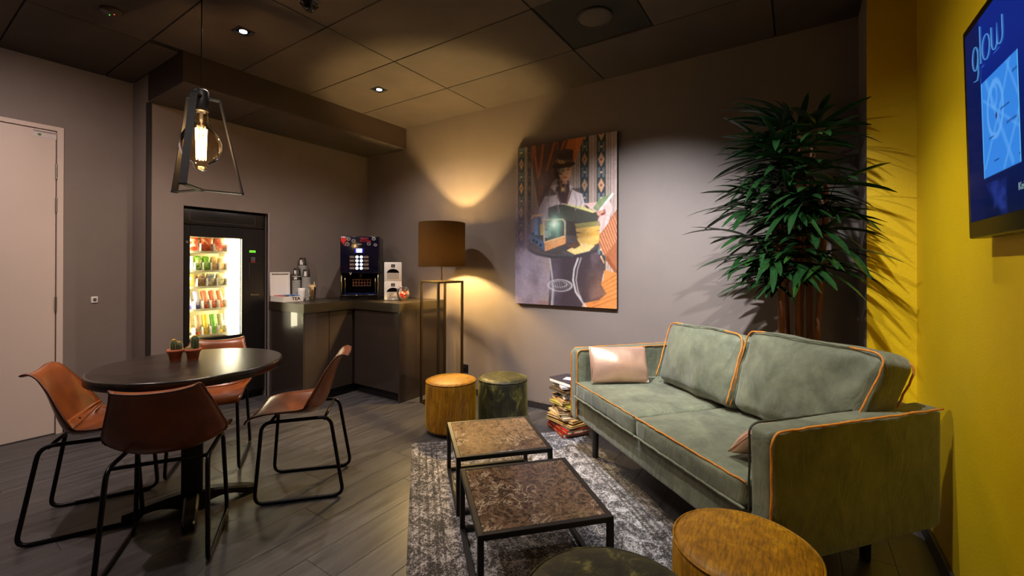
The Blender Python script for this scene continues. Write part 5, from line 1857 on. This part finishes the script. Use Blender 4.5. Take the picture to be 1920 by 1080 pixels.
def leaf_mat():
    k = NT('palm_leaf')
    co = k.coord('Object', scale=(1, 40, 1), rand=True)
    f = k.noise(co, 3, 3, 0.6)
    oi = k.n('ShaderNodeObjectInfo')
    c = k.ramp(f, [(0.3, S(18, 42, 20)), (0.7, S(36, 72, 34))])
    rnd = k.ramp(oi.outputs['Random'], [(0, (0.65, 0.75, 0.7, 1)), (0.8, (1.1, 1.1, 1.0, 1)), (1, (1.7, 1.4, 0.8, 1))])
    k.l(k.mix(1.0, c, rnd, 'MULTIPLY'), k.b.inputs['Base Color'])
    k.b.inputs['Roughness'].default_value = 0.24
    k.b.inputs['Specular IOR Level'].default_value = 0.75
    k.bump(f, 0.25, 0.002)
    return k.m


m_leaf = leaf_mat()
G().lathe([(0.11, 0.0), (0.115, 0.01), (0.145, 0.26), (0.15, 0.27), (0.15, 0.285), (0.138, 0.285), (0.135, 0.25)], 36, cap1=False).build('pot', m_blackmat, t)
G().lathe([(0.137, 0.25), (0.0, 0.258)], 28, cap0=False).build('soil', m_soil, t)
canes = [((-0.075, -0.05), (-0.11, -0.10), 1.55), ((-0.02, -0.03), (0.0, -0.06), 2.10), ((0.03, 0.01), (0.06, -0.02), 2.0), ((0.055, -0.05), (0.12, -0.05), 1.72), ((0.0, 0.06), (0.02, 0.10), 1.80), ((-0.04, 0.03), (-0.10, 0.05), 1.88)]
for i, (a, b, h) in enumerate(canes):
    pts, rs = [], []
    for q in np.linspace(0, 1, 15):
        w = noise.noise_vector(Vector((i * 3.1, 0, q * 2.2))) * 0.018
        pts.append(Vector((a[0] + (b[0] - a[0]) * q + w.x, a[1] + (b[1] - a[1]) * q + w.y, 0.25 + (h - 0.25) * q)))
        rs.append((0.0195 - 0.007 * q) * (1 + 0.12 * math.sin(q * 40 + i)))
    G().tube(pts, rs, 9).build('cane', m_cane, t)
leafs = []
for vi, (droop, wid) in enumerate(((0.16, 0.125), (0.32, 0.14), (0.52, 0.12))):
    rows = []
    for q in np.linspace(0, 1, 8):
        w = wid * (0.30 + 0.70 * math.sin(PI * min(1.0, q * 0.8 + 0.12))) * (1.0 if q < 0.9 else (0.75 if q < 0.95 else 0.28)) * 0.5
        zz = -droop * q ** 2
        rows.append([(q, -w, zz + w * 0.35), (q, 0, zz), (q, w, zz + w * 0.35)])
    leafs.append(G().grid(rows).mesh('leaf'))
    leafs[-1].materials.append(m_leaf)
rnd = random.Random(11)


def bad(p):
    return p.y > -0.02 or p.x > XC - 0.02 or (p.x > XP - 0.02 and p.y > YP - 0.02) or p.z < 1.0


made, tries = 0, 0
extra = G()
while made < 80 and tries < 30000:
    tries += 1
    ci = rnd.randrange(len(canes))
    a, b, h = canes[ci]
    lower = made % 3 == 0
    hz = rnd.uniform(1.08, 1.36) if lower else rnd.uniform(1.42, 2.10)
    if hz > h:
        continue
    q = (hz - 0.25) / (h - 0.25)
    p0 = Vector((a[0] + (b[0] - a[0]) * q, a[1] + (b[1] - a[1]) * q, hz))
    az = rnd.uniform(0, 2 * PI)
    el = rnd.uniform(0.15, 0.9) if hz < h - 0.25 else rnd.uniform(0.4, 1.2)
    Lp = rnd.uniform(0.10, 0.26) * (1.0 if not lower else 0.9)
    d0 = Vector((math.cos(az) * math.cos(el), math.sin(az) * math.cos(el), math.sin(el)))
    d1 = (d0 + Vector((0, 0, -0.75))).normalized()
    p1 = p0 + d0 * Lp * 0.6
    p2 = p1 + (d0 * 0.6 + d1 * 0.4).normalized() * Lp * 0.4
    fan = (d0 * 0.55 + d1 * 0.45).normalized()
    side = fan.cross(Vector((0, 0, 1))).normalized()
    upn = side.cross(fan).normalized()
    nl = rnd.choice((5, 6, 6, 7))
    items, ok = [], True
    for k in range(nl):
        ang = (-1 + 2 * k / (nl - 1)) * math.radians(rnd.uniform(72, 88)) + rnd.uniform(-0.08, 0.08)
        dv = (fan * math.cos(ang) + side * math.sin(ang) + upn * rnd.uniform(-0.12, 0.12)).normalized()
        Ll = rnd.uniform(0.24, 0.35) * (1.0 - 0.18 * abs(ang) / 1.5)
        sd = dv.cross(upn).normalized()
        nn = sd.cross(dv).normalized()
        vi = rnd.randrange(3)
        dr_ = (0.16, 0.32, 0.52)[vi]
        tip = p2 + dv * Ll - nn * dr_ * Ll
        midp = p2 + dv * Ll * 0.6 - nn * dr_ * Ll * 0.36
        if bad(tip + PLC) or bad(midp + PLC):
            ok = False
            break
        mx = Matrix(((dv.x, -sd.x, nn.x, p2.x), (dv.y, -sd.y, nn.y, p2.y), (dv.z, -sd.z, nn.z, p2.z), (0, 0, 0, 1))) @ Matrix.Diagonal((Ll, Ll, Ll, 1))
        items.append((vi, mx))
    if not ok:
        continue
    if made < 49:
        fr = G().tube([p0, p1, p2], [0.004, 0.0032, 0.0024], 6).build('frond', m_petiole, t)
        for vi, mx in items:
            link('leaf', leafs[vi], m_leaf, fr, mtx=mx)
    else:
        extra.tube([p0, p1, p2], [0.004, 0.0032, 0.0024], 5)
        for vi, mx in items:
            me = leafs[vi]
            extra.add([v.co.copy() for v in me.vertices], [list(p.vertices) for p in me.polygons], True, mx)
    made += 1
extra.build('foliage', m_leaf, t)['kind'] = 'stuff'
print('fronds', made, tries)
